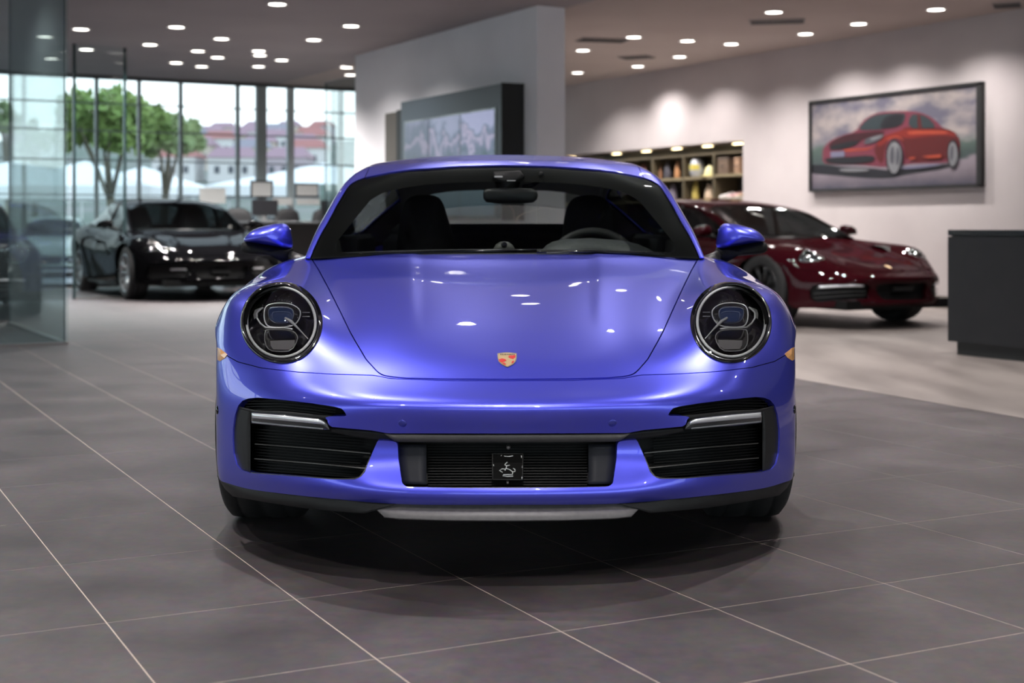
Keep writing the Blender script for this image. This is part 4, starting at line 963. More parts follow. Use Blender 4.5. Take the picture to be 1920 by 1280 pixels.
def build_room():
    floor = quadwall('floor', S0 - .3, SW + .3, T0 - .3, TR + .5, -.20, -.0007, GROUT)
    quadwall('ceiling', S0 - .3, SW + .3, T0 - .3, TR + .5, CEIL, CEIL + .2, CEILM)
    quadwall('ceiling_2', S0, SW, TD + .34, TR, CEIL - .006, CEIL + .01, noise_mat('ceiling_board_warm', (.43,.36,.33), (.48,.41,.375), .8, .8, obj_coords='world'))
    # ---- individual tiles, in the measured joint spacing
    th = .472; u = np.array([-math.sin(th), math.cos(th)]); v = np.array([math.cos(th), math.sin(th)])
    ul = [2.316, 2.798, 3.336, 3.963, 4.571, 5.231]; vl = [.651, 1.106, 1.553, 1.977, 2.501, 3.067]
    while ul[-1] < 26: ul.append(ul[-1] + .61)
    while ul[0] > -12: ul.insert(0, ul[0] - .50)
    while vl[-1] < 18: vl.append(vl[-1] + .55)
    while vl[0] > -16: vl.insert(0, vl[0] - .48)
    edge_a, edge_d = np.array([1.72, 8.45]), np.array([-.388, .922])
    def in_pale(p): return (p[0] - edge_a[0]) * edge_d[1] - (p[1] - edge_a[1]) * edge_d[0] > 0.45 and True
    cells = []
    for i in range(len(ul) - 1):
        for j in range(len(vl) - 1):
            c = u * (ul[i] + ul[i+1]) / 2 + v * (vl[j] + vl[j+1]) / 2
            s, t = c @ US, c @ VS
            if not (S0 < s < SW - .3 and T0 + .2 < t < TR - .4): continue
            if in_pale(c): continue
            vis = c[1] > 2.0 and abs(c[0]) < c[1] * .3623 + .45
            cells.append((vis, c[1] if vis else 99 + abs(c[1]), i, j, c))
    cells.sort(key=lambda q: (not q[0], q[1]))
    cache = {}; rest = MB(); g = .0010
    for k, (vis, d, i, j, c) in enumerate(cells):
        a = ul[i+1] - ul[i] - 2*g; b_ = vl[j+1] - vl[j] - 2*g; key = (round(a, 4), round(b_, 4))
        if k < 300:
            if key not in cache:
                bx = MB(); x, y = b_/2, a/2; e = .0012
                V = [(-x,-y,-.012),(x,-y,-.012),(x,y,-.012),(-x,y,-.012),(-x,-y,-e),(x,-y,-e),(x,y,-e),(-x,y,-e),(-x+e,-y+e,0),(x-e,-y+e,0),(x-e,y-e,0),(-x+e,y-e,0)]
                bx.add(V, [(8,9,10,11)] + [(r*4+q, r*4+(q+1) % 4, r*4+4+(q+1) % 4, r*4+4+q) for r in (0, 1) for q in range(4)])
                o = bx.obj('tile', TILE, floor); cache[key] = o.data
            else:
                o = bpy.data.objects.new('tile', cache[key]); C.objects.link(o); o.parent = floor
            o.location = (c[0], c[1], 0); o.rotation_euler = (0, 0, th)
        else:
            P = [c + v*sx*b_/2 + u*sy*a/2 for sx, sy in ((-1,-1),(1,-1),(1,1),(-1,1))]
            rest.add([(p[0], p[1], 0) for p in P], [(0,1,2,3)])
    tag(rest.obj('floor_tiles', TILE, floor), kind='stuff')
    # ---- pale floor of the right bay
    pp = [edge_a - edge_d*9.0, edge_a + edge_d*5.2, np.array(st(12.8, TD)[:2]), np.array(st(SW-.05, TD+.34)[:2]), np.array(st(SW-.05, TR)[:2]), np.array(st(1.0, TR)[:2])]
    pl = MB().prism([tuple(p) for p in pp], -.02, .003).obj('floor_2', PLANK); tag(pl, kind='structure')
    # ---- right wall with the shelf niche cut out
    ns0 = px_on_t(1393, 263, TR)[0]; ns1 = 20.9; nz0, nz1 = .35, px_on_t(1393, 263, TR)[1]
    b = MB()
    room_box(b, S0, ns0, TR, TR + .5, 0, CEIL); room_box(b, ns1, SW, TR, TR + .5, 0, CEIL); room_box(b, ns0, ns1, TR, TR + .5, nz1, CEIL); room_box(b, ns0, ns1, TR, TR + .5, 0, nz0); room_box(b, ns0, ns1, TR + .46, TR + .5, nz0, nz1)
    tag(b.obj('wall_right', WALL), kind='structure')
    b = MB(); room_box(b, S0, SW, TR - .015, TR, 0, .14); tag(b.obj('baseboard_right', mat('baseboard_olive', (.13,.115,.10), .5)), kind='structure')
    quadwall('wall_middle', 12.80, 17.76, TD, TD + .338, 0, CEIL, WALLM)
    # ---- glazed fronts: window wall at the back, left front, near front
    def glazed(name, a0, a1, fixed, along, mull, trans, mw=.05, depth=.10, pane_m=PANE):
        """window with posts, rails and one pane per field; a runs along the wall"""
        def bxo(mb, x0, x1, f0, f1, z0, z1): 
            return room_box(mb, f0, f1, x0, x1, z0, z1) if along == 't' else room_box(mb, x0, x1, f0, f1, z0, z1)
        fr = MB(); bxo(fr, a0, a1, fixed, fixed + depth, 0, .06); bxo(fr, a0, a1, fixed, fixed + depth, CEIL - .05, CEIL)
        w = tag(fr.obj(name, DARKFRAME), kind='structure')
        for a, wd, mm in mull: bxo(MB(), 0, 0, 0, 0, 0, 0); bxo_ = MB(); bxo(bxo_, a - wd/2, a + wd/2, fixed - .01, fixed + depth, .06, CEIL - .05); bxo_.obj('mullion', mm, w)
        xs = [a0] + [m[0] for m in mull] + [a1]
        zs = [.06] + trans + [CEIL - .05]
        for z in trans:
            q = MB(); bxo(q, a0, a1, fixed + .01, fixed + .05, z - .010, z + .010); q.obj('transom', MULL, w)
        for i in range(len(xs) - 1):
            for k in range(len(zs) - 1):
                q = MB(); bxo(q, xs[i] + .004, xs[i+1] - .004, fixed + .055, fixed + .063, zs[k], zs[k+1]); q.obj('pane', pane_m, w)
        return w
    def t_on_s(px, s=SW):
        k = (px - CX) / F
        return (s * (k * US[1] - US[0])) / (VS[0] - k * VS[1])
    trz = [.88, 1.40, 1.93, 2.38, 2.80]
    mull = [(t_on_s(p), .045, MULL) for p in (-60, 45, 182, 262, 340, 447)] + [(t_on_s(491), .16, STEEL), (t_on_s(546), .10, mat('post_pale', (.40,.46,.48), .5)), (t_on_s(640), .07, STEEL)]
    tl = mull[0][0]
    pre = []
    a = tl - 2.0
    while a > T0 + 1: pre.insert(0, (a, .06, DARKFRAME)); a -= 2.0
    glazed('window_1', T0, TR, SW, 't', pre + mull + [(10.0, .06, DARKFRAME)], trz)
    glazed('window_2', S0, SW, T0, 's', [(S0 + k*3.0, .07, DARKFRAME) for k in range(1, 10)], [2.2])
    glazed('window_3', T0, TR, S0, 't', [(T0 + k*3.0, .07, DARKFRAME) for k in range(1, 9)], [2.2])
    # ---- frameless glass partitions
    def gpane(name, pa, pb, label, z1=CEIL, pm=None):
        a, c = np.array(pa[:2]), np.array(pb[:2]); d = (c - a) / np.linalg.norm(c - a); n = np.array([-d[1], d[0]]) * .006
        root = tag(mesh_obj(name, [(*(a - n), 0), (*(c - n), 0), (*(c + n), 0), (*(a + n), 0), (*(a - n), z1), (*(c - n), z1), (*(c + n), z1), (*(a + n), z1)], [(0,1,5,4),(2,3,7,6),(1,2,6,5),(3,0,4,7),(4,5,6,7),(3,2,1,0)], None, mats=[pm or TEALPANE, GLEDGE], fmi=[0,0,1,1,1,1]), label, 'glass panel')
        b = MB(); L = np.linalg.norm(c - a); ang = math.atan2(d[1], d[0]); mid = (a + c) / 2
        b.box((mid[0], mid[1], .008), (L, .05, .022), 0, ang); b.obj('floor_channel', mat('channel_grey', (.22,.21,.20), .4, .6), root)
        return root
    corner = px_floor(127, 645)
    cs, ct = np.array(corner[:2]) @ US, np.array(corner[:2]) @ VS
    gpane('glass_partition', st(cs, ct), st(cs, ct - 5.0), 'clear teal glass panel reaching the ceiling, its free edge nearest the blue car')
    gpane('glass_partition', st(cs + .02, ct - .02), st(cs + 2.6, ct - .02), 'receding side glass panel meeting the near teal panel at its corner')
    pa, pb = px_floor(139, 561), px_floor(234, 558)
    gpane('glass_partition', pa, pb, 'clear glass panel with dark upright edges in front of the black saloon', CEIL, CLEARPANE)
    for p in (pa, pb):
        b = MB(); b.box((p[0], p[1], CEIL/2), (.035, .035, CEIL), 0, TH); 
        b.obj('edge_post', GLEDGE, bpy.data.objects['glass_partition.002'])
    # glass fin at the far end of the dividing wall
    g1 = st(17.80, TD + .05); g2 = st(19.0, TD + .05)
    fin = gpane('glass_fin', g1, g2, 'narrow glass fin standing at the far end of the middle wall', CEIL - .25, CLEARPANE)
    for z in (1.75, 1.95, 2.9):
        MB().box((g1[0], g1[1], z), (.05, .05, .05), 0, TH).obj('patch_fitting', SILVER, fin)

# ------------------------------------------------------------------ furniture and wall pieces
def build_fittings():
    # ---- screen cabinet on the middle wall
    sn = px_on_t(982, 160, TD)[0]; root = thing('screen_cabinet', st(sn + 1.3, TD, .0), 'dark cabinet with three-part video screen on the pale middle wall', 'screen')
    root.rotation_euler = (0, 0, 0)
    inv = Matrix.Translation(-Vector(root.location))
    def part(name, b, m):
        o = b.obj(name, m, root); o.matrix_parent_inverse = inv; return o
    NAVY = mat('cabinet_navy', (.022,.030,.042), .35)
    b = MB(); room_box(b, sn, sn + 2.57, TD - .27, TD - .001, 1.0, 2.42); part('housing', b, NAVY)
    b = MB(); room_box(b, sn - .012, sn, TD - .272, TD - .001, .98, 2.43); part('end_panel', b, mat('cabinet_black', (.006,.006,.006), .5))
    b = MB(); room_box(b, sn + 2.57, sn + 3.0, TD - .14, TD - .001, 1.0, 2.36); part('rear_block', b, mat('cabinet_black', (.006,.006,.006), .5))
    b = MB(); room_box(b, sn + 3.0, sn + 3.55, TD - .05, TD - .001, 1.0, 2.36); part('side_panel', b, mat('panel_taupe', (.09,.08,.07), .6))
    s_a = px_on_t(927, 205, TD - .275); s_b = px_on_t(760, 229, TD - .275)
    zt = .915 + 2.35*.56
    def screen_mat(k):
        m = bpy.data.materials.new('screen_picture'); m.use_nodes = True; n = m.node_tree.nodes; l = m.node_tree.links; bs = n['Principled BSDF']
        bs.inputs['Base Color'].default_value = (.01,.01,.012,1); bs.inputs['Roughness'].default_value = .25
        ge = n.new('ShaderNodeNewGeometry'); sp = n.new('ShaderNodeSeparateXYZ'); l.new(ge.outputs['Position'], sp.inputs[0])
        nz = n.new('ShaderNodeTexNoise'); nz.inputs['Scale'].default_value = 3.2 + k; nz.inputs['Detail'].default_value = 5; l.new(ge.outputs['Position'], nz.inputs['Vector'])
        ad = n.new('ShaderNodeMath'); ad.operation = 'MULTIPLY_ADD'; ad.inputs[1].default_value = .9; l.new(nz.outputs['Fac'], ad.inputs[0]); 
        zr = n.new('ShaderNodeMapRange'); zr.inputs[1].default_value = 1.35; zr.inputs[2].default_value = 2.15; zr.inputs[3].default_value = -.50; zr.inputs[4].default_value = .25; l.new(sp.outputs['Z'], zr.inputs[0]); l.new(zr.outputs[0], ad.inputs[2])
        r = n.new('ShaderNodeValToRGB'); l.new(ad.outputs[0], r.inputs[0]); e = r.color_ramp.elements
        e[0].position = .16; e[0].color = (.02,.05,.075,1); e[1].position = .85; e[1].color = (.24,.25,.40,1)
        x = e.new(.34); x.color = (.10,.12,.20,1); x = e.new(.44); x.color = (.30,.26,.38,1); x = e.new(.52); x.color = (.07,.10,.17,1); x = e.new(.62); x.color = ((.10,.12,.20,1),(.22,.24,.36,1),(.26,.27,.42,1))[k]
        l.new(r.outputs[0], bs.inputs['Emission Color']); bs.inputs['Emission Strength'].default_value = (.55,.75,.85)[k]
        return m
    sa, sb = s_a[0], s_b[0]; ztop = s_a[1]; fr = [0, .30, .655, 1.0]
    pics = MB()
    b = MB(); room_box(b, sa - .03, sb + .03, TD - .278, TD - .27, 1.02, ztop + .02); part('screen_bezel', b, GLOSSBLK)
    for k in range(3):
        b = MB(); room_box(b, sb + (sa - sb)*fr[k+1] + (.03 if k < 2 else 0), sb + (sa - sb)*fr[k], TD - .283, TD - .277, 1.04, ztop); part('screen', b, screen_mat(k))
    # ---- framed picture of a red saloon
    (f0, zt0), (f1, zb1) = px_on_t(1517, 190, TR - .06), px_on_t(1840, 350, TR - .06)
    s_l, s_r, z_t, z_b = f0, f1, zt0, zb1
    pr = thing('framed_picture', st((s_l+s_r)/2, TR, z_b), 'large framed picture of a red saloon car on the right wall', 'picture')
    inv2 = Matrix.Translation(-Vector(pr.location))
    def pp(name, b, m, parent=pr):
        o = b.obj(name, m, parent); o.matrix_parent_inverse = inv2 if parent is pr else Matrix(); return o
    FB = mat('frame_black', (.012,.012,.013), .5)
    b = MB(); fw = .035
    room_box(b, s_r, s_l, TR - .07, TR - .001, z_t - fw, z_t); room_box(b, s_r, s_l, TR - .07, TR - .001, z_b, z_b + fw); room_box(b, s_r, s_r + fw + .03, TR - .07, TR - .001, z_b, z_t); room_box(b, s_l - fw, s_l, TR - .07, TR - .001, z_b, z_t)
    pp('frame', b, FB)
    def canvas_mat():
        m = bpy.data.materials.new('picture_print'); m.use_nodes = True; n = m.node_tree.nodes; l = m.node_tree.links; bs = n['Principled BSDF']; bs.inputs['Roughness'].default_value = .45
        ge = n.new('ShaderNodeNewGeometry'); sp = n.new('ShaderNodeSeparateXYZ'); l.new(ge.outputs['Position'], sp.inputs[0])
        mp = n.new('ShaderNodeMapping'); mp.inputs['Scale'].default_value = (1, 1, 2.0); l.new(ge.outputs['Position'], mp.inputs[0])
        nz = n.new('ShaderNodeTexNoise'); nz.inputs['Scale'].default_value = 2.6; nz.inputs['Detail'].default_value = 6; l.new(mp.outputs[0], nz.inputs['Vector'])
        cl = n.new('ShaderNodeValToRGB'); l.new(nz.outputs['Fac'], cl.inputs[0]); e = cl.color_ramp.elements
        e[0].position = .36; e[0].color = (.085,.08,.11,1); e[1].position = .66; e[1].color = (.26,.225,.215,1)
        zr = n.new('ShaderNodeMapRange'); zr.inputs[1].default_value = z_b; zr.inputs[2].default_value = z_t; l.new(sp.outputs['Z'], zr.inputs[0])
        ad = n.new('ShaderNodeMath'); ad.operation = 'MULTIPLY_ADD'; ad.inputs[1].default_value = .22; l.new(nz.outputs['Fac'], ad.inputs[0]); l.new(zr.outputs[0], ad.inputs[2])
        gr = n.new('ShaderNodeValToRGB'); l.new(ad.outputs[0], gr.inputs[0]); e = gr.color_ramp.elements
        e[0].position = .10; e[0].color = (.035,.035,.055,1); e[1].position = .66; e[1].color = (.14,.15,.16,1)
        for p, c in ((.24, (.12,.10,.12,1)), (.40, (.19,.16,.185,1)), (.44, (.035,.05,.05,1)), (.55, (.055,.08,.07,1))): x = e.new(p); x.color = c
        mk = n.new('ShaderNodeMapRange'); mk.inputs[1].default_value = .56; mk.inputs[2].default_value = .66; l.new(ad.outputs[0], mk.inputs[0])
        mx = n.new('ShaderNodeMix'); mx.data_type = 'RGBA'; l.new(mk.outputs[0], mx.inputs['Factor']); l.new(gr.outputs[0], mx.inputs['A']); l.new(cl.outputs[0], mx.inputs['B']); l.new(mx.outputs['Result'], bs.inputs['Base Color'])
        return m
    b = MB(); room_box(b, s_r + .02, s_l - .02, TR - .045, TR - .001, z_b + .02, z_t - .02); canvas = pp('canvas', b, canvas_mat())
    # printed car: flat colour fields traced on the canvas; (zx, zy) are readings of the enlarged photograph
    def cv(zx, zy, d): 
        s, z = px_on_t(1500 + zx/5.333, 140 + zy/5.333, TR - .045); return st(s, TR - .0455 - d*.0006, z)
    cols = [(.060,.005,.006),(.13,.010,.007),(.26,.038,.018),(.025,.004,.007),(.007,.007,.010),(.018,.026,.03),(.13,.13,.14),(.11,.02,.035),(.11,.105,.16),(.008,.008,.012),(.05,.05,.06)]
    pm_ = [mat('print_%s' % n_, c, .45) for n_, c in zip(('red','bright_red','orange','maroon','black','window','silver','plum','lilac','shadow','grey'), cols)]
    shapes = [
     (9, [(100,900),(240,900),(420,920),(700,930),(900,960),(1060,930),(1460,890),(1600,870),(1500,935),(1060,1000),(900,1040),(560,1030),(270,1000),(100,990)]),
     (7, [(225,800),(235,730),(290,670),(400,610),(560,570),(620,470),(700,410),(790,375),(920,365),(1080,362),(1200,375),(1290,410),(1370,470),(1420,530),(1530,560),(1590,620),(1605,720),(1590,860),(1500,880),(1060,890),(860,930),(600,900),(300,900),(230,880)]),
     (0, [(1060,520),(1420,530),(1530,560),(1590,620),(1600,760),(1440,860),(1060,880),(1040,700),(980,640),(900,640),(860,700),(830,900),(780,860),(740,760),(760,700),(830,620),(1000,560)]),
     (1, [(830,610),(1000,560),(1060,535),(1420,545),(1530,570),(1580,620),(1400,605),(1240,620),(1070,640),(1000,610),(900,620),(860,680),(790,720),(770,690)]),
     (2, [(1080,560),(1420,560),(1500,580),(1430,592),(1240,590),(1080,600)]),
     (2, [(860,660),(890,630),(960,605),(1020,630),(1045,670),(1010,640),(950,622),(900,645)]),
     (2, [(430,745),(560,740),(700,735),(760,705),(700,750),(560,762),(440,770)]),
     (3, [(290,690),(400,620),(560,580),(860,560),(830,600),(640,640),(580,690),(420,740),(300,740)]),
     (5, [(575,555),(650,470),(720,420),(800,390),(1050,380),(1060,420),(1010,520),(830,545),(720,555)]),
     (4, [(800,540),(830,450),(900,400),(1040,390),(1040,430),(1000,515),(880,540)]),
     (5, [(1085,535),(1100,400),(1200,392),(1290,430),(1370,525),(1280,540)]),
     (0, [(1185,540),(1180,392),(1200,392),(1225,540)]),
     (4, [(300,735),(340,700),(600,650),(575,700),(420,745),(310,750)]),
     (8, [(310,770),(450,762),(450,820),(312,830)]),
     (4, [(240,840),(310,832),(450,825),(740,800),(760,860),(600,890),(300,890)]),
     (10,[(650,660),(700,625),(840,595),(845,615),(790,660),(700,690),(640,690)]),
     (6, [(700,640),(760,620),(835,600),(800,630),(730,655)]),
     (6, [(400,940),(560,935),(700,945),(690,965),(520,972),(405,962)]),
     (8, [(1020,925),(1200,905),(1400,890),(1420,905),(1200,935),(1020,945)]),
     (4, [(865,800),(875,710),(920,650),(960,645),(1010,680),(1045,780),(1040,880),(1010,960),(960,1000),(900,985),(870,910)]),
     (6, [(880,820),(890,730),(930,675),(970,670),(1010,720),(1025,800),(1010,900),(970,990),(925,985),(890,920)]),
     (10,[(905,810),(915,740),(940,700),(955,800),(945,900),(910,880)]),
     (10,[(968,800),(985,710),(1005,760),(1010,830),(990,910),(968,900)]),
     (4, [(1480,780),(1490,690),(1530,645),(1570,660),(1600,740),(1595,850),(1560,935),(1510,930),(1485,870)]),
     (6, [(1490,790),(1500,700),(1535,665),(1570,700),(1588,780),(1575,870),(1545,925),(1510,905)]),
     (10,[(1510,790),(1520,720),(1545,700),(1545,800),(1530,860),(1512,850)]),
     (2, [(1100,830),(1160,822),(1160,838),(1105,850)]), (2, [(1230,815),(1420,795),(1420,830),(1300,835)]),
    ]
    b = MB()
    for k, (mi, poly) in enumerate(shapes):
        pts = [cv(x, y, 1 + k) for x, y in (smooth_poly(poly, 1) if len(poly) > 5 else poly)]; b.add(pts, [tuple(range(len(pts)))], mi)
    o = b.obj('printed_car', pm_, canvas); o.matrix_parent_inverse = inv2 @ Matrix()
    o.matrix_parent_inverse = Matrix.Translation(-Vector(pr.location)); canvas.matrix_parent_inverse = inv2
    o.matrix_parent_inverse = (Matrix.Translation(Vector(pr.location)) @ inv2)
    # ---- shelf unit in the niche
    ns0 = px_on_t(1393, 263, TR)[0]; ns1 = 20.9; nz0, nz1 = .35, px_on_t(1393, 263, TR)[1]
    su = thing('shelf_unit', st((ns0 + ns1)/2, TR + .23, nz0), 'olive-brown built-in display shelving lit from above in the right wall', 'shelf')
    inv3 = Matrix.Translation(-Vector(su.location))
    OL = noise_mat('shelf_olive', (.085,.066,.040), (.11,.085,.05), 4, .5, obj_coords='world'); DKB = mat('shelf_dark', (.022,.020,.018), .6); PALE = noise_mat('shelf_edge', (.22,.175,.105), (.26,.21,.125), 6, .5)
    def sp_(name, b, m):
        o = b.obj(name, m, su); o.matrix_parent_inverse = inv3; return o
    b = MB(); room_box(b, ns0 + .005, ns1 - .005, TR + .44, TR + .455, nz0, nz1 - .005); sp_('back_panel', b, OL)
    divs = [px_on_t(p, 300, TR)[0] for p in (1336, 1279, 1221, 1166, 1110)]
    for d in divs: b = MB(); room_box(b, d - .02, d + .02, TR + .02, TR + .44, nz0, nz1 - .16); sp_('divider', b, OL)
    for a, c in zip([ns0 + .02] + divs[:-1], divs): pass
    z1 = 1.62
    ends = [ns0 + .012] + divs + [ns1 - .01]
    for i in range(len(ends) - 1):
        zz = 1.64 if i == 0 else z1
        for z in (zz, 1.02, .42):
            b = MB(); room_box(b, ends[i] + .021, ends[i+1] - .021, TR + .01, TR + .44, z - .035, z); sp_('shelf_board', b, PALE)
        if i in (1, 3): 
            b = MB(); room_box(b, ends[i] + .021, ends[i] + .5*(ends[i+1]-ends[i]), TR + .425, TR + .439, z1, nz1 - .16); sp_('dark_back', b, DKB)
        b = MB(); room_box(b, ends[i] + .021, ends[i+1] - .021, TR + .425, TR + .439, 1.02, z1 - .036); sp_('dark_back', b, DKB)
    b = MB(); room_box(b, ns0 + .005, ns1 - .005, TR + .02, TR + .44, nz1 - .16, nz1 - .13); sp_('light_pelmet', b, OL)
    LED = mat('shelf_lamp', (1,.85,.55), .5, emis=(1,.80,.45), estr=6)
    for i in range(len(ends) - 1):
        m_ = (ends[i] + ends[i+1]) / 2
        b = MB(); room_box(b, m_ - .09, m_ + .09, TR + .16, TR + .21, nz1 - .03, nz1 - .018); sp_('strip_lamp', b, LED)
    # goods: built by kind
    def at_shelf(px, z, d=.115):
        s, _ = px_on_t(px, 300, TR); return st(s, TR + d, z + .001)
    def good(name, px, z, label, cat, build, group=None):
        t = thing(name, at_shelf(px, z), label, cat, TH + (math.pi if name == 'shoe' else -math.pi/2), group); build(t); return t
    def bag(col, w, h):
        def f(t):
            m = mat('bag_%d' % (hash(col) % 9973), col, .6)
            b = MB(); P = [(w/2*math.cos(a)*(1 if abs(math.cos(a)) > .5 else .95), w/2*.55*math.sin(a)) for a in [2*math.pi*k/16 for k in range(16)]]
            v = []; 
            for zz, sc_ in ((0,.92),(.02,1.0),(h*.45,.98),(h*.8,.82),(h,.62)): v += [(x*sc_, y*sc_, zz) for x, y in P]
            f_ = [tuple(range(16))[::-1], tuple(64+i for i in range(16))] + [(j*16+i, j*16+(i+1) % 16, (j+1)*16+(i+1) % 16, (j+1)*16+i) for j in range(4) for i in range(16)]
            b.add(v, f_); b.obj('bag_body', m, t, True)
            MB().tube([(-w*.25,0,h*.95),(-w*.2,0,h*1.2),(0,0,h*1.3),(w*.2,0,h*1.2),(w*.25,0,h*.95)], .008, 6).obj('handle', m, t, True)
        return f
    def cap(col, col2, r=.11):
        def f(t):
            b = MB(); b.lathe([(r,0),(r*1.0,.03),(r*.92,.075),(r*.7,.12),(r*.35,.15),(0,.155)], 18); b.obj('crown', mat('cap_%d' % (hash(col) % 9973), col, .7), t, True)
            b = MB(); n = 12; v = []
            for rr_, zz in ((r*.95,.012),(r*1.7,.0)): v += [(rr_*math.cos(a)*.8, -rr_*math.sin(a), zz) for a in [math.pi*k/(n-1) for k in range(n)]]
            v += [(p[0], p[1], p[2]+.008) for p in v]; q = 2*n
            f_ = [(i, i+1, n+i+1, n+i) for i in range(n-1)] + [(q+i, q+n+i, q+n+i+1, q+i+1) for i in range(n-1)] + [(n+i, n+i+1, q+n+i+1, q+n+i) for i in range(n-1)]
            b.add(v, f_); b.obj('brim', mat('cap_%d' % (hash(col2) % 9973), col2, .7), t, True)
            MB().lathe([(0,.0),(.012,.002),(.013,.008),(0,.012)], 8, 'z', (0,0,.152)).obj('button', mat('cap_%d' % (hash(col2) % 9973), col2, .7), t, True)
        return f
    def helmet(col, col2, r=.11):
        def f(t):
            b = MB(); b.lathe([(r*.72,0),(r*.9,.03),(r*1.0,.10),(r*.96,.17),(r*.75,.235),(r*.4,.27),(0,.28)], 20); b.obj('shell', mat('helmet_%d' % (hash(col) % 9973), col, .25, coat=.8), t, True)
            b = MB(); n = 12; v = []
            for zz in (.10, .175): v += [(r*1.02*math.cos(a), -r*1.02*math.sin(a), zz) for a in [math.pi*(.1+.8*k/(n-1)) for k in range(n)]]
            b.add(v, [(i, i+1, n+i+1, n+i) for i in range(n-1)]); b.obj('visor', mat('helmet_%d' % (hash(col2) % 9973), col2, .2, coat=.8), t, True)
        return f
    def box_(col, w, h, lid):
        def f(t):
            b = MB(); b.box((0,0,h/2), (w,.22,h), bev=.008); b.obj('box_body', mat('box_%d' % (hash(col) % 9973), col, .6), t)
            b = MB(); b.box((0,0,h+.018), (w*1.04,.23,.036), bev=.006); b.obj('lid', mat('box_%d' % (hash(lid) % 9973), lid, .6), t)
            MB().tube([(-.05,-.12,h*.6),(-.03,-.135,h*.55),(.03,-.135,h*.55),(.05,-.12,h*.6)], .006, 5).obj('handle', DARKGREY, t, True)
        return f
    def shoe(col, sole):
        def f(t):
            st_ = [(-.13,.030,.055),(-.09,.038,.085),(-.03,.038,.07),(.04,.040,.045),(.10,.036,.032),(.135,.018,.02)]; v = []; n = 10
            for x, w_, h_ in st_: v += [(x, w_*math.cos(2*math.pi*k/n), .02 + h_/2 + h_/2*math.sin(2*math.pi*k/n)) for k in range(n)]
            b = MB(); b.add(v, [(j*n+i, j*n+(i+1) % n, (j+1)*n+(i+1) % n, (j+1)*n+i) for j in range(5) for i in range(n)] + [tuple(range(n))[::-1], tuple(5*n+i for i in range(n))]); b.obj('upper', mat('shoe_%d' % (hash(col) % 9973), col, .6), t, True)
            b = MB(); b.prism([(-.14,-.035),(.05,-.045),(.12,-.035),(.145,0),(.12,.035),(.05,.045),(-.14,.035)], 0, .024); b.obj('sole', mat('shoe_%d' % (hash(sole) % 9973), sole, .6), t)
            b = MB(); b.tube([(0,-.03,.07),(.01,.03,.07)], .004, 5); b.tube([(.03,-.03,.06),(.04,.03,.06)], .004, 5); b.obj('laces', mat('shoe_%d' % (hash(sole) % 9973), sole, .6), t)
        return f
    good('handbag', 1240, z1, 'charcoal bag beside the orange bag on the upper shelf', 'bag', bag((.06,.055,.07), .16, .19))
    good('handbag', 1258, z1, 'small orange-tan bag standing by the divider on the upper shelf', 'bag', bag((.45,.22,.10), .115, .19))
    good('handbag', 1226.5, z1, 'brown bag furthest from the picture in its bay of the upper shelf', 'bag', bag((.28,.13,.07), .07, .15))
    good('helmet', 1295, z1, 'grey helmet with a yellow visor on the upper shelf', 'helmet', helmet((.42,.43,.46), (.60,.50,.10)))
    good('cap', 1319, z1, 'pale yellow cap on the upper shelf beside the grey helmet', 'cap', cap((.68,.62,.33), (.60,.52,.22), .085))
    good('storage_box', 1355, 1.64, 'brown lidded box with a handle on the upper shelf by the wall end', 'box', box_((.15,.10,.07), .22, .19, (.10,.07,.055)))
    good('storage_box', 1380.5, 1.64, 'tan lidded box half hidden at the wall end of the upper shelf', 'box', box_((.36,.22,.14), .11, .18, (.28,.17,.11)))
    good('handbag', 1195, z1, 'dark red bag beyond the blue roof edge on the upper shelf', 'bag', bag((.20,.05,.05), .16, .18))
    for px, z, lab, b in ((1268, 1.30, 'mauve-grey bag on the lower shelf behind the red car', bag((.20,.17,.22), .18, .18)), (1294, 1.30, 'mustard yellow bag on the lower shelf behind the red car', bag((.42,.33,.08), .14, .20)), (1319, 1.30, 'cream and tan bag on the lower shelf behind the red car', bag((.55,.42,.30), .17, .16))):
        good('handbag', px - (18 if px == 1268 else 2), z, lab, 'bag', b)
    for px, lab, c in ((1352, 'white shoe on the lower shelf leaning by the wall end', (.62,.58,.56)), (1367, 'pink and white shoe next to the white one on the lower shelf', (.60,.36,.36)), (1382, 'tan shoe nearest the wall end on the lower shelf', (.45,.30,.20))):
        good('shoe', px, 1.30, lab, 'shoe', shoe(c, (.55,.53,.50)))
    for i in range(len(ends) - 1):
        b = MB(); room_box(b, ends[i] + .021, ends[i+1] - .021, TR + .01, TR + .44, 1.265, 1.30); sp_('shelf_board', b, PALE)
    # ---- dark counter on the right
    q = px_floor(1783, 666); qs, qt = np.array(q[:2]) @ US, np.array(q[:2]) @ VS
    ct = thing('reception_counter', st(qs - 2.0, qt + .5), 'charcoal reception counter with black glossy top at the right edge', 'counter')
    inv4 = Matrix.Translation(-Vector(ct.location))
    def cp(name, b, m):
        o = b.obj(name, m, ct); o.matrix_parent_inverse = inv4; return o
    b = MB(); room_box(b, qs - 4.0, qs, qt + .06, qt + 1.0, .003, .12); cp('plinth', b, mat('plinth_black', (.010,.011,.012), .5))
    b = MB(); room_box(b, qs - 4.05, qs + .03, qt, qt + 1.05, .10, .845); cp('counter_front', b, noise_mat('counter_charcoal', (.008,.0085,.0105), (.011,.0115,.0135), 5, .5, spec=.3))
    b = MB(); room_box(b, qs - 4.05, qs + .03, qt, qt + 1.05, .852, .893); cp('counter_top', b, mat('counter_gloss', (.012,.014,.016), .08, coat=1.0))
    b = MB(); room_box(b, qs - 4.03, qs + .01, qt + .02, qt + 1.03, .845, .852); cp('shadow_gap', b, BLACK)
    tr_ = st(qs - 1.35, qt + .35, .893)
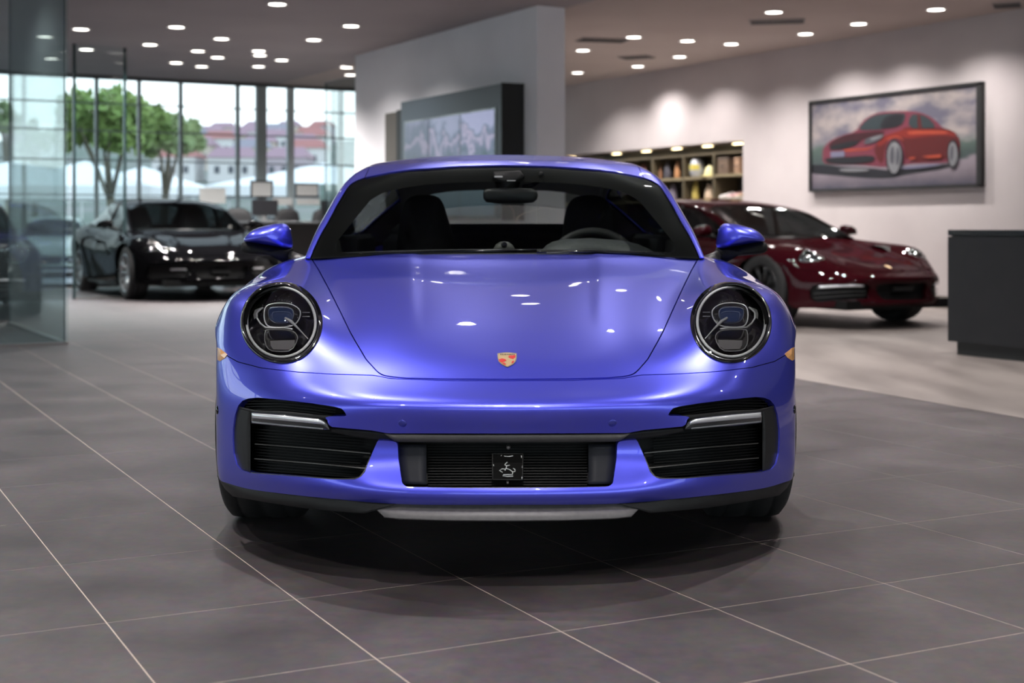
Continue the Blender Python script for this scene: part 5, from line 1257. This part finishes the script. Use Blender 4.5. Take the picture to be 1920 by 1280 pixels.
    tray = MB(); tray.box((0,0,.006), (.34,.24,.012), bev=.004); tray.box((0,-.115,.014), (.34,.01,.02)); tray.box((0,.115,.014), (.34,.01,.02))
    o = tray.obj('paper_tray', mat('tray_grey', (.45,.45,.46), .4), None); o.location = tr_; o.rotation_euler = (0, 0, TH); tag(o, 'flat grey paper tray lying on the charcoal counter', 'tray')

def build_ceiling_things():
    LAMP = mat('lamp_glow', (1,1,1), .5, emis=(1.0,.95,.88), estr=7)
    RIM = mat('lamp_rim', (.55,.52,.50), .4)
    proto = None
    ld = bpy.data.lights.new('downlight_beam', 'SPOT'); ld.energy = LAMP_W; ld.color = LAMP_COL; ld.spot_size = math.radians(132); ld.spot_blend = 1.0; ld.shadow_soft_size = .035
    def downlight(p, label, group, k=1.0):
        nonlocal proto
        if proto is None:
            me = MB().lathe([(.098,.0),(.112,-.004),(.115,-.010),(.098,-.012),(.092,-.006),(.090,.004)], 24)
            r = me.obj('downlight', RIM, None, True); d = MB().lathe([(0,-.004),(.091,-.004),(.091,.002)], 24).obj('diffuser', LAMP, r, False); proto = (r, d)
        else:
            r = proto[0].copy(); C.objects.link(r); d = proto[1].copy(); C.objects.link(d); d.parent = r
        r.location = (p[0], p[1], CEIL - (.0065 if np.array(p[:2]) @ VS > TD + .34 else .0005)); r.scale = (k, k, 1); tag(r, label, 'ceiling light', group)
        l = bpy.data.objects.new('beam', ld); C.objects.link(l); l.parent = r; l.location = (0, 0, -.03); l.scale = (1/k, 1/k, 1)
    ORD = 'first second third fourth fifth sixth seventh eighth ninth tenth eleventh twelfth thirteenth fourteenth fifteenth sixteenth seventeenth eighteenth nineteenth twentieth'.split()
    L1 = 'round recessed downlight glowing in the ceiling of the left hall'
    L2 = 'round recessed downlight glowing in the ceiling before the right wall'
    for k, q in enumerate(sorted(((152,54),(331,50),(658,48),(162,92),(281,83),(415,72),(588,74),(371,95),(408,107),(485,95),(487,103),(528,112),(330,117),(378,124),(485,124),(95,109),(650,125),(657,139),(83,68),(520,7)))):
        downlight(px_ceil(*q), 'round ceiling downlight over the left hall, %s counting from the left' % ORD[k], 'downlights of the left hall')
    for k, q in enumerate(sorted(((1093,93),(1188,68),(1289,75),(1274,105),(1371,81),(1510,62),(1610,43),(1451,21),(1755,16),(1196,123),(1083,135)))):
        downlight(px_ceil(*q), 'round ceiling downlight before the right wall, %s counting from the middle wall' % ORD[k], 'downlights before the right wall')
    L3 = 'small round recessed downlight in the ceiling above the blue car'
    for q in NEAR_LAMPS: downlight((q[0], q[1], CEIL), L3, 'downlights above the blue car', .6)
    VENT = mat('vent_dark', (.05,.045,.045), .6)
    for (a, b_, lab) in (((1085,72),(1175,75),'long dark air vent in the ceiling near the middle wall end'), ((1165,107),(1222,104),'shorter dark air vent beyond the long one by the middle wall'), ((1405,40),(1510,37),'thin dark ceiling vent in front of the right wall'), ((1862,9),(1915,6),'dark ceiling vent at the far right corner')):
        p, q = np.array(px_ceil(*a)[:2]), np.array(px_ceil(*b_)[:2]); L = np.linalg.norm(q - p); c = (p + q)/2; ang = math.atan2(*(q - p)[::-1])
        m = MB(); m.box((0,0,-.006), (L,.34,.012), bev=.004); r = m.obj('ceiling_vent', mat('vent_rim', (.30,.27,.26), .6)); r.location = (c[0], c[1], CEIL - (.006 if c @ VS > TD + .34 else 0)); r.rotation_euler = (0,0,ang); tag(r, lab, 'vent')
        for k in range(5):
            m = MB(); m.box((0,-.12+.06*k,-.015), (L*.94,.04,.006)); m.obj('slat', VENT, r)

# ------------------------------------------------------------------ beyond the glass
def build_outside():
    gr = MB(); P = [(-220,15),(90,15),(90,330),(-220,330)]
    gr.prism(P, -.5, -.21); tag(gr.obj('forecourt', noise_mat('asphalt', (.20,.20,.21), (.27,.27,.28), .5, .8)), kind='structure')
    hl = MB(); n = 16; v = []; f = []
    for i in range(n):
        for j in range(8):
            x = -160 + i*14; y = 76 + j*30
            v.append((x, y, -.4 + j*30*.092*(1 + .04*math.sin(i*1.3))))
    for i in range(n-1):
        for j in range(7): f.append((i*8+j, (i+1)*8+j, (i+1)*8+j+1, i*8+j+1))
    tag(hl.add(v, f).obj('hillside', noise_mat('hill_green', (.10,.13,.10), (.20,.19,.18), .15, .9), None, True), kind='structure')
    # trees
    LEAF = noise_mat('leaf_green', (.10,.17,.035), (.26,.36,.10), 1.3, .7); LEAF2 = noise_mat('leaf_pale', (.17,.24,.10), (.36,.42,.20), 1.3, .7); BARK = noise_mat('bark', (.10,.085,.06), (.16,.14,.10), 6, .9)
    def tree(px, Y, top, base_crown, wpx, lab, lm, seed, lean=0.0):
        rnd = random.Random(seed); x, _, ztop = px_at(px, top, Y); zc = px_at(px, base_crown, Y)[2]; rw = wpx/F*Y/2
        t = thing('tree', (x, Y, -.21), lab, 'tree')
        hh = zc + .21
        b = MB(); b.tube([(0,0,0),(.05,.0,hh*.3),(lean*.5,.05,hh*.65),(lean,0,hh)], [.17,.12,.10,.07], 8)
        for k in range(6):
            a = k*1.05 + seed; b.tube([(lean*.5,.03,hh*.62),(lean+math.cos(a)*rw*.25,math.sin(a)*rw*.25,hh*1.0),(lean+math.cos(a)*rw*.5,math.sin(a)*rw*.5,hh*1.0+(ztop-zc)*.45)], [.06,.04,.02], 6)
        b.obj('trunk', BARK, t, True)
        cl = [(rnd.uniform(-1,1)*rw*.78, rnd.uniform(-1,1)*rw*.6, rnd.uniform(.18,.82)) for _ in range(22)]
        b = MB()
        for (cx_, cy_, cz_) in cl:
            k_ = 1 - abs(cx_)/rw*.5; r0 = rw*.30*rnd.uniform(.7,1.1); zz = hh + cz_*(ztop-zc)*k_ + (.12*(ztop-zc))
            for _ in range(130):
                d = Vector((rnd.gauss(0,1), rnd.gauss(0,1), rnd.gauss(0,.8))).normalized() * r0 * rnd.uniform(.55,1.0)
                p = Vector((cx_ + lean, cy_, zz)) + d; a = Vector((rnd.gauss(0,1), rnd.gauss(0,1), rnd.gauss(0,1))).normalized(); c = a.orthogonal().normalized(); sz = rnd.uniform(.10,.20)
                b.add([p - a*sz, p + c*sz*.5, p + a*sz, p - c*sz*.5], [(0,1,2,3)])
        o = b.obj('foliage', lm, t); o['kind'] = 'stuff'
    tree(212, 33, 172, 296, 235, 'leafy green tree with a forked trunk beyond the back window', LEAF, 3, -.15)
    tree(302, 38, 200, 300, 120, 'paler green tree just behind the larger one beyond the window', LEAF2, 5, .2)
    tree(12, 60, 190, 262, 56, 'small tree seen through the near glass panel', LEAF2, 8)
    tree(64, 66, 220, 290, 50, 'slender distant tree beside the small one, through the glass panel', LEAF2, 11)
    # houses on the slope
    rnd = random.Random(4)
    ROOFC = [mat('roof_tile_red', (.34,.14,.13), .8), mat('roof_tile_mauve', (.30,.19,.23), .8), mat('roof_tile_grey', (.24,.22,.26), .8)]; WALLC = [mat('house_white', (.62,.60,.60), .8), mat('house_mauve', (.45,.38,.42), .8), mat('house_tan', (.52,.44,.38), .8)]
    WND = mat('house_window', (.06,.07,.09), .3)
    names = {0: 'red', 1: 'mauve', 2: 'grey'}
    k = 0
    HL = []
    for r_, Y in enumerate((140, 165, 190, 215, 240, 265)):
        n_ = (3, 3, 4, 4, 5, 5)[r_]
        for c_ in range(n_): HL.append((335 + (c_ + .35*(r_ % 2))*310/n_ , Y))
        if r_ in (2, 4): HL.append((95 - r_*15, Y))
    HL.sort()
    ORD = 'first second third fourth fifth sixth seventh eighth ninth tenth eleventh twelfth thirteenth fourteenth fifteenth sixteenth seventeenth eighteenth nineteenth twentieth twenty-first twenty-second twenty-third twenty-fourth twenty-fifth twenty-sixth'.split()
    for hk, (px, Y) in enumerate(HL):
        x = (px - CX)/F*Y; wd = 4.0 + rnd.random()*.5; hw = wd/2; h = 2.6 + .6*rnd.random(); z = (Y - 76)*.092 + h + 1.2 - .9; ri = rnd.choice((0,0,1,1,2)); wi = rnd.randrange(3)
        t = thing('house', (x, Y, z - h - 1.2), 'small distant house with %s tiled roof on the slope, %s from the left' % (names[ri], ORD[hk]), 'house', rnd.uniform(-.15,.15), 'houses on the slope')
        b = MB(); b.box((0,0,(h-1.0)/2), (wd,3.6,h+1.0)); b.obj('walls', WALLC[wi], t)
        b = MB(); v = [(-hw-.2,-2.0,h),(hw+.2,-2.0,h),(hw+.2,2.0,h),(-hw-.2,2.0,h),(-hw*.75,0,h+1.1),(hw*.75,0,h+1.1)]; b.add(v, [(0,1,5,4),(1,2,5),(2,3,4,5),(3,0,4),(3,2,1,0)]); b.obj('roof', ROOFC[ri], t)
        for q in range(3):
            b = MB(); b.box((-hw*.6 + q*hw*.6, -1.81, h*.55), (.5,.06,.7)); b.obj('window', WND, t)
    # tents
    TENT = mat('tent_white', (.80,.80,.80), .7)
    for (px, py, Y, w, lab) in ((30,300,44,2.6,'white canopy tent seen through the near glass panel'), (160,301,40,2.2,'white canopy tent behind the tree trunk'), (268,312,50,2.2,'white canopy tent between the two trunks'), (610,305,44,3.4,'white canopy tent beyond the window near the middle wall')):
        x, _, z = px_at(px, py, Y); t = thing('canopy_tent', (x, Y, -.21), lab, 'tent'); e = z - .75 + .21; zt_ = z + .21
        b = MB(); v = [(-w,-1.6,e),(w,-1.6,e),(w,1.6,e),(-w,1.6,e),(-w*.5,-.8,e+.35),(w*.5,-.8,e+.35),(w*.5,.8,e+.35),(-w*.5,.8,e+.35),(0,0,zt_),(-w,-1.6,e-.35),(w,-1.6,e-.35),(w,1.6,e-.35),(-w,1.6,e-.35)]
        b.add(v, [(0,1,5,4),(1,2,6,5),(2,3,7,6),(3,0,4,7),(4,5,8),(5,6,8),(6,7,8),(7,4,8),(9,10,1,0),(10,11,2,1),(11,12,3,2),(12,9,0,3)]); b.obj('canopy', TENT, t)
        for sx in (-1, 1):
            for sy in (-1, 1): MB().tube([(sx*w*.97, sy*1.55, 0), (sx*w*.97, sy*1.55, e)], .03, 6).obj('leg', SILVER, t)
    # white sheets hung on the window, dark desks and chairs before it
    WHT = mat('sheet_white', (.72,.73,.72), .6)
    def sheet(x0, y0, x1, y1, lab, frame=True, tint=None, s=SW - .06):
        k = (x0 + x1)/2; t = ((x0+x1)/2 - CX)/F; tt = s*(t*US[1]-US[0])/(VS[0]-t*VS[1]); p = st(s, tt); Y = p[1]
        w = (x1 - x0)/F*Y/.86; h = (y1 - y0)/F*Y; z = H - ((y0 + y1)/2 - YH)/F*Y
        b = MB(); b.box((0,0,0), (w,.012,h), bev=.003); r = b.obj('notice_board', sheet_mat('sheet_%s' % ('white' if tint is None else 'greenish'), tint or (.93,.94,.95))); r.location = (p[0], p[1], z); r.rotation_euler = (0,0,TH); tag(r, lab, 'notice board')
        if frame:
            b = MB()
            for (cx_, cz_, ww, hh_) in ((0,h/2,w+.03,.025),(0,-h/2,w+.03,.025),(w/2,0,.025,h),(-w/2,0,.025,h)): b.box((cx_,-.006,cz_), (ww,.025,hh_))
            b.obj('frame', DARKFRAME, r)
        for q in range(3): 
            b = MB(); b.box((0,-.0075,h*(.25-.22*q)), (w*.6,.001,h*.02)); b.obj('rule', mat('rule_pale', (.60,.61,.61), .6), r)
    sheet(377,352,420,381,'plain white board standing above the black sedan roof', False)
    sheet(473,340,508,369,'white square board in a thin dark frame on the back window')
    sheet(513,371,546,384,'low white board on the window beside the framed square one', False)
    sheet(556,345,594,368,'upper white board of the pair next to the blue windshield pillar', True)
    sheet(558,372,597,384,'lower white board under the framed one near the blue pillar', False)
    sheet(601,345,634,392,'tall greenish-white board nearest the blue windshield pillar', False, (.60,.72,.70))
    # desk and office chairs by the window
    dk = thing('sales_desk', st(20.5, 7.45), 'long dark desk by the back window behind the blue mirror', 'desk', TH)
    b = MB(); b.box((0,0,.98), (2.2,.55,.04), bev=.008); b.obj('desk_top', DARKFRAME, dk)
    b = MB(); b.box((0,.22,.49), (2.1,.03,.94)); b.obj('front_panel', mat('desk_black', (.012,.012,.014), .5), dk)
    for sx in (-1, 1): MB().box((sx*1.05,0,.49), (.05,.5,.96)).obj('leg', DARKFRAME, dk)
    def chair(s, t, lab, rz):
        r = thing('office_chair', st(s, t), lab, 'chair', rz); CH = mat('chair_black', (.010,.010,.012), .6)
        v, f = dome([(-.24,.0),(-.25,.3),(-.20,.52),(-.1,.58),(.1,.58),(.20,.52),(.25,.3),(.24,0)], .20, .05, .04, 4); v = [(p[0], p[1], p[2] + .62) for p in v]; fix_normals(mesh_obj('backrest', v, f, CH, r, True))
        MB().box((0,0,.50), (.50,.48,.09), bev=.03).obj('seat', CH, r)
        MB().tube([(0,0,.08),(0,0,.46)], .03, 8).obj('column', SILVER, r)
        b = MB()
        for k in range(5): a = k*2*math.pi/5; b.tube([(0,0,.09),(.30*math.cos(a),.30*math.sin(a),.05)], .02, 6)
        b.obj('star_base', DARKFRAME, r)
        for k in range(5):
            a = k*2*math.pi/5; MB().lathe([(0,-.012),(.028,-.012),(.03,0),(.028,.012),(0,.012)], 10, 'x', (.30*math.cos(a), .30*math.sin(a), .03)).obj('castor', DARKFRAME, r)
        for sx in (-1, 1): MB().tube([(sx*.26,-.1,.50),(sx*.28,-.1,.68),(sx*.28,.12,.69)], .016, 6).obj('armrest', DARKFRAME, r)
    chair(21.2, 6.75, 'black office chair behind the desk, furthest from the blue car', TH + 2.8)
    chair(21.2, 7.45, 'black office chair at the middle of the dark desk by the window', TH + 3.3)
    chair(21.2, 8.15, 'black office chair at the desk end beside the blue pillar', TH + 3.0)
    for (dx, lab) in ((-.5, 'slim dark monitor on the desk, on its window side'), (.6, 'slim dark monitor on the desk nearest the blue pillar')):
        p = st(20.5, 7.45 + dx, 1.002); r = thing('monitor', p, lab, 'monitor', TH + .2)
        MB().box((0,0,.20), (.44,.025,.24), bev=.008).obj('screen_back', mat('monitor_black', (.012,.013,.016), .3), r)
        MB().box((0,.03,.07), (.05,.02,.16)).obj('stand', SILVER, r); MB().box((0,.04,.006), (.22,.16,.012), bev=.004).obj('foot', SILVER, r)

# positions of the downlights above the hero car (x, y)
NEAR_LAMPS = [(-.25,8.5),(.68,8.05),(.11,9.95),(.05,10.6),(.97,10.0),(-.51,11.4),(.42,11.2),(-.03,2.2),(.38,.59),(-1.05,5.1),(-2.09,4.77),(1.6,4.9),(-1.7,1.0),(2.6,.9),(-3.3,6.8),(2.4,7.2),(4.6,5.6),(-5.2,4.4),(4.8,2.2),(-3.8,-1.6),(-1.2,-3.0),(1.6,-2.9),(4.2,-1.2),(-2.2,9.4),(3.2,9.6),(-3.2,12.2),(2.9,12.4)]
build_room()
hero, hero_car = build_hero()
RED = lacquer('burgundy_paint', (.030,.0025,.005), .55)
BLKP = lacquer('black_paint', (.0025,.0025,.003), .30)
BLK2 = lacquer('black_paint_grey', (.004,.004,.0045), .40)
PALEP = lacquer('pale_green_silver', (.38,.42,.38), .5)
RIMDK = mat('rim_dark', (.05,.05,.052), .35, .8); RIMSV = mat('rim_silver', (.40,.41,.42), .3, .9)
build_car('sports_sedan', 'burgundy low sports sedan parked by the right wall under the picture', (3.07, 13.45, 0), TH, RED, TEAR, RIMDK, 1.12, .9, .985, 1.0, DKGLASS, True, True)
build_car('saloon_car', 'gloss black saloon with silver wheels by the back window', (*st(17.95, 5.22)[:2], 0), TH, BLKP, SLIM, RIMSV, 1.12, .78, 1.07, 1.10, DKGLASS, False, True)
build_car('sports_car', 'black sports car with round headlamp behind the near glass panel', (-5.74, 14.35, 0), .40, BLK2, ROUND, RIMDK, 1.0, 1.0, 1.0, 1.0, DKGLASS, True, False)
build_car('parked_car', 'pale silver-green coupe parked outside beyond the glass panel', (-10.45, 32.0, -.21), .25, PALEP, ROUND, RIMSV, 1.0, 1.0, 1.12, 1.0, DKGLASS, False, False)
build_car('parked_car', 'dark car parked outside behind the sales desk', (-4.3, 27.0, -.21), .55, BLK2, SLIM, RIMSV, 1.05, 1.0, 1.12, 1.0, DKGLASS, False, False)
build_fittings()
build_ceiling_things()
build_outside()
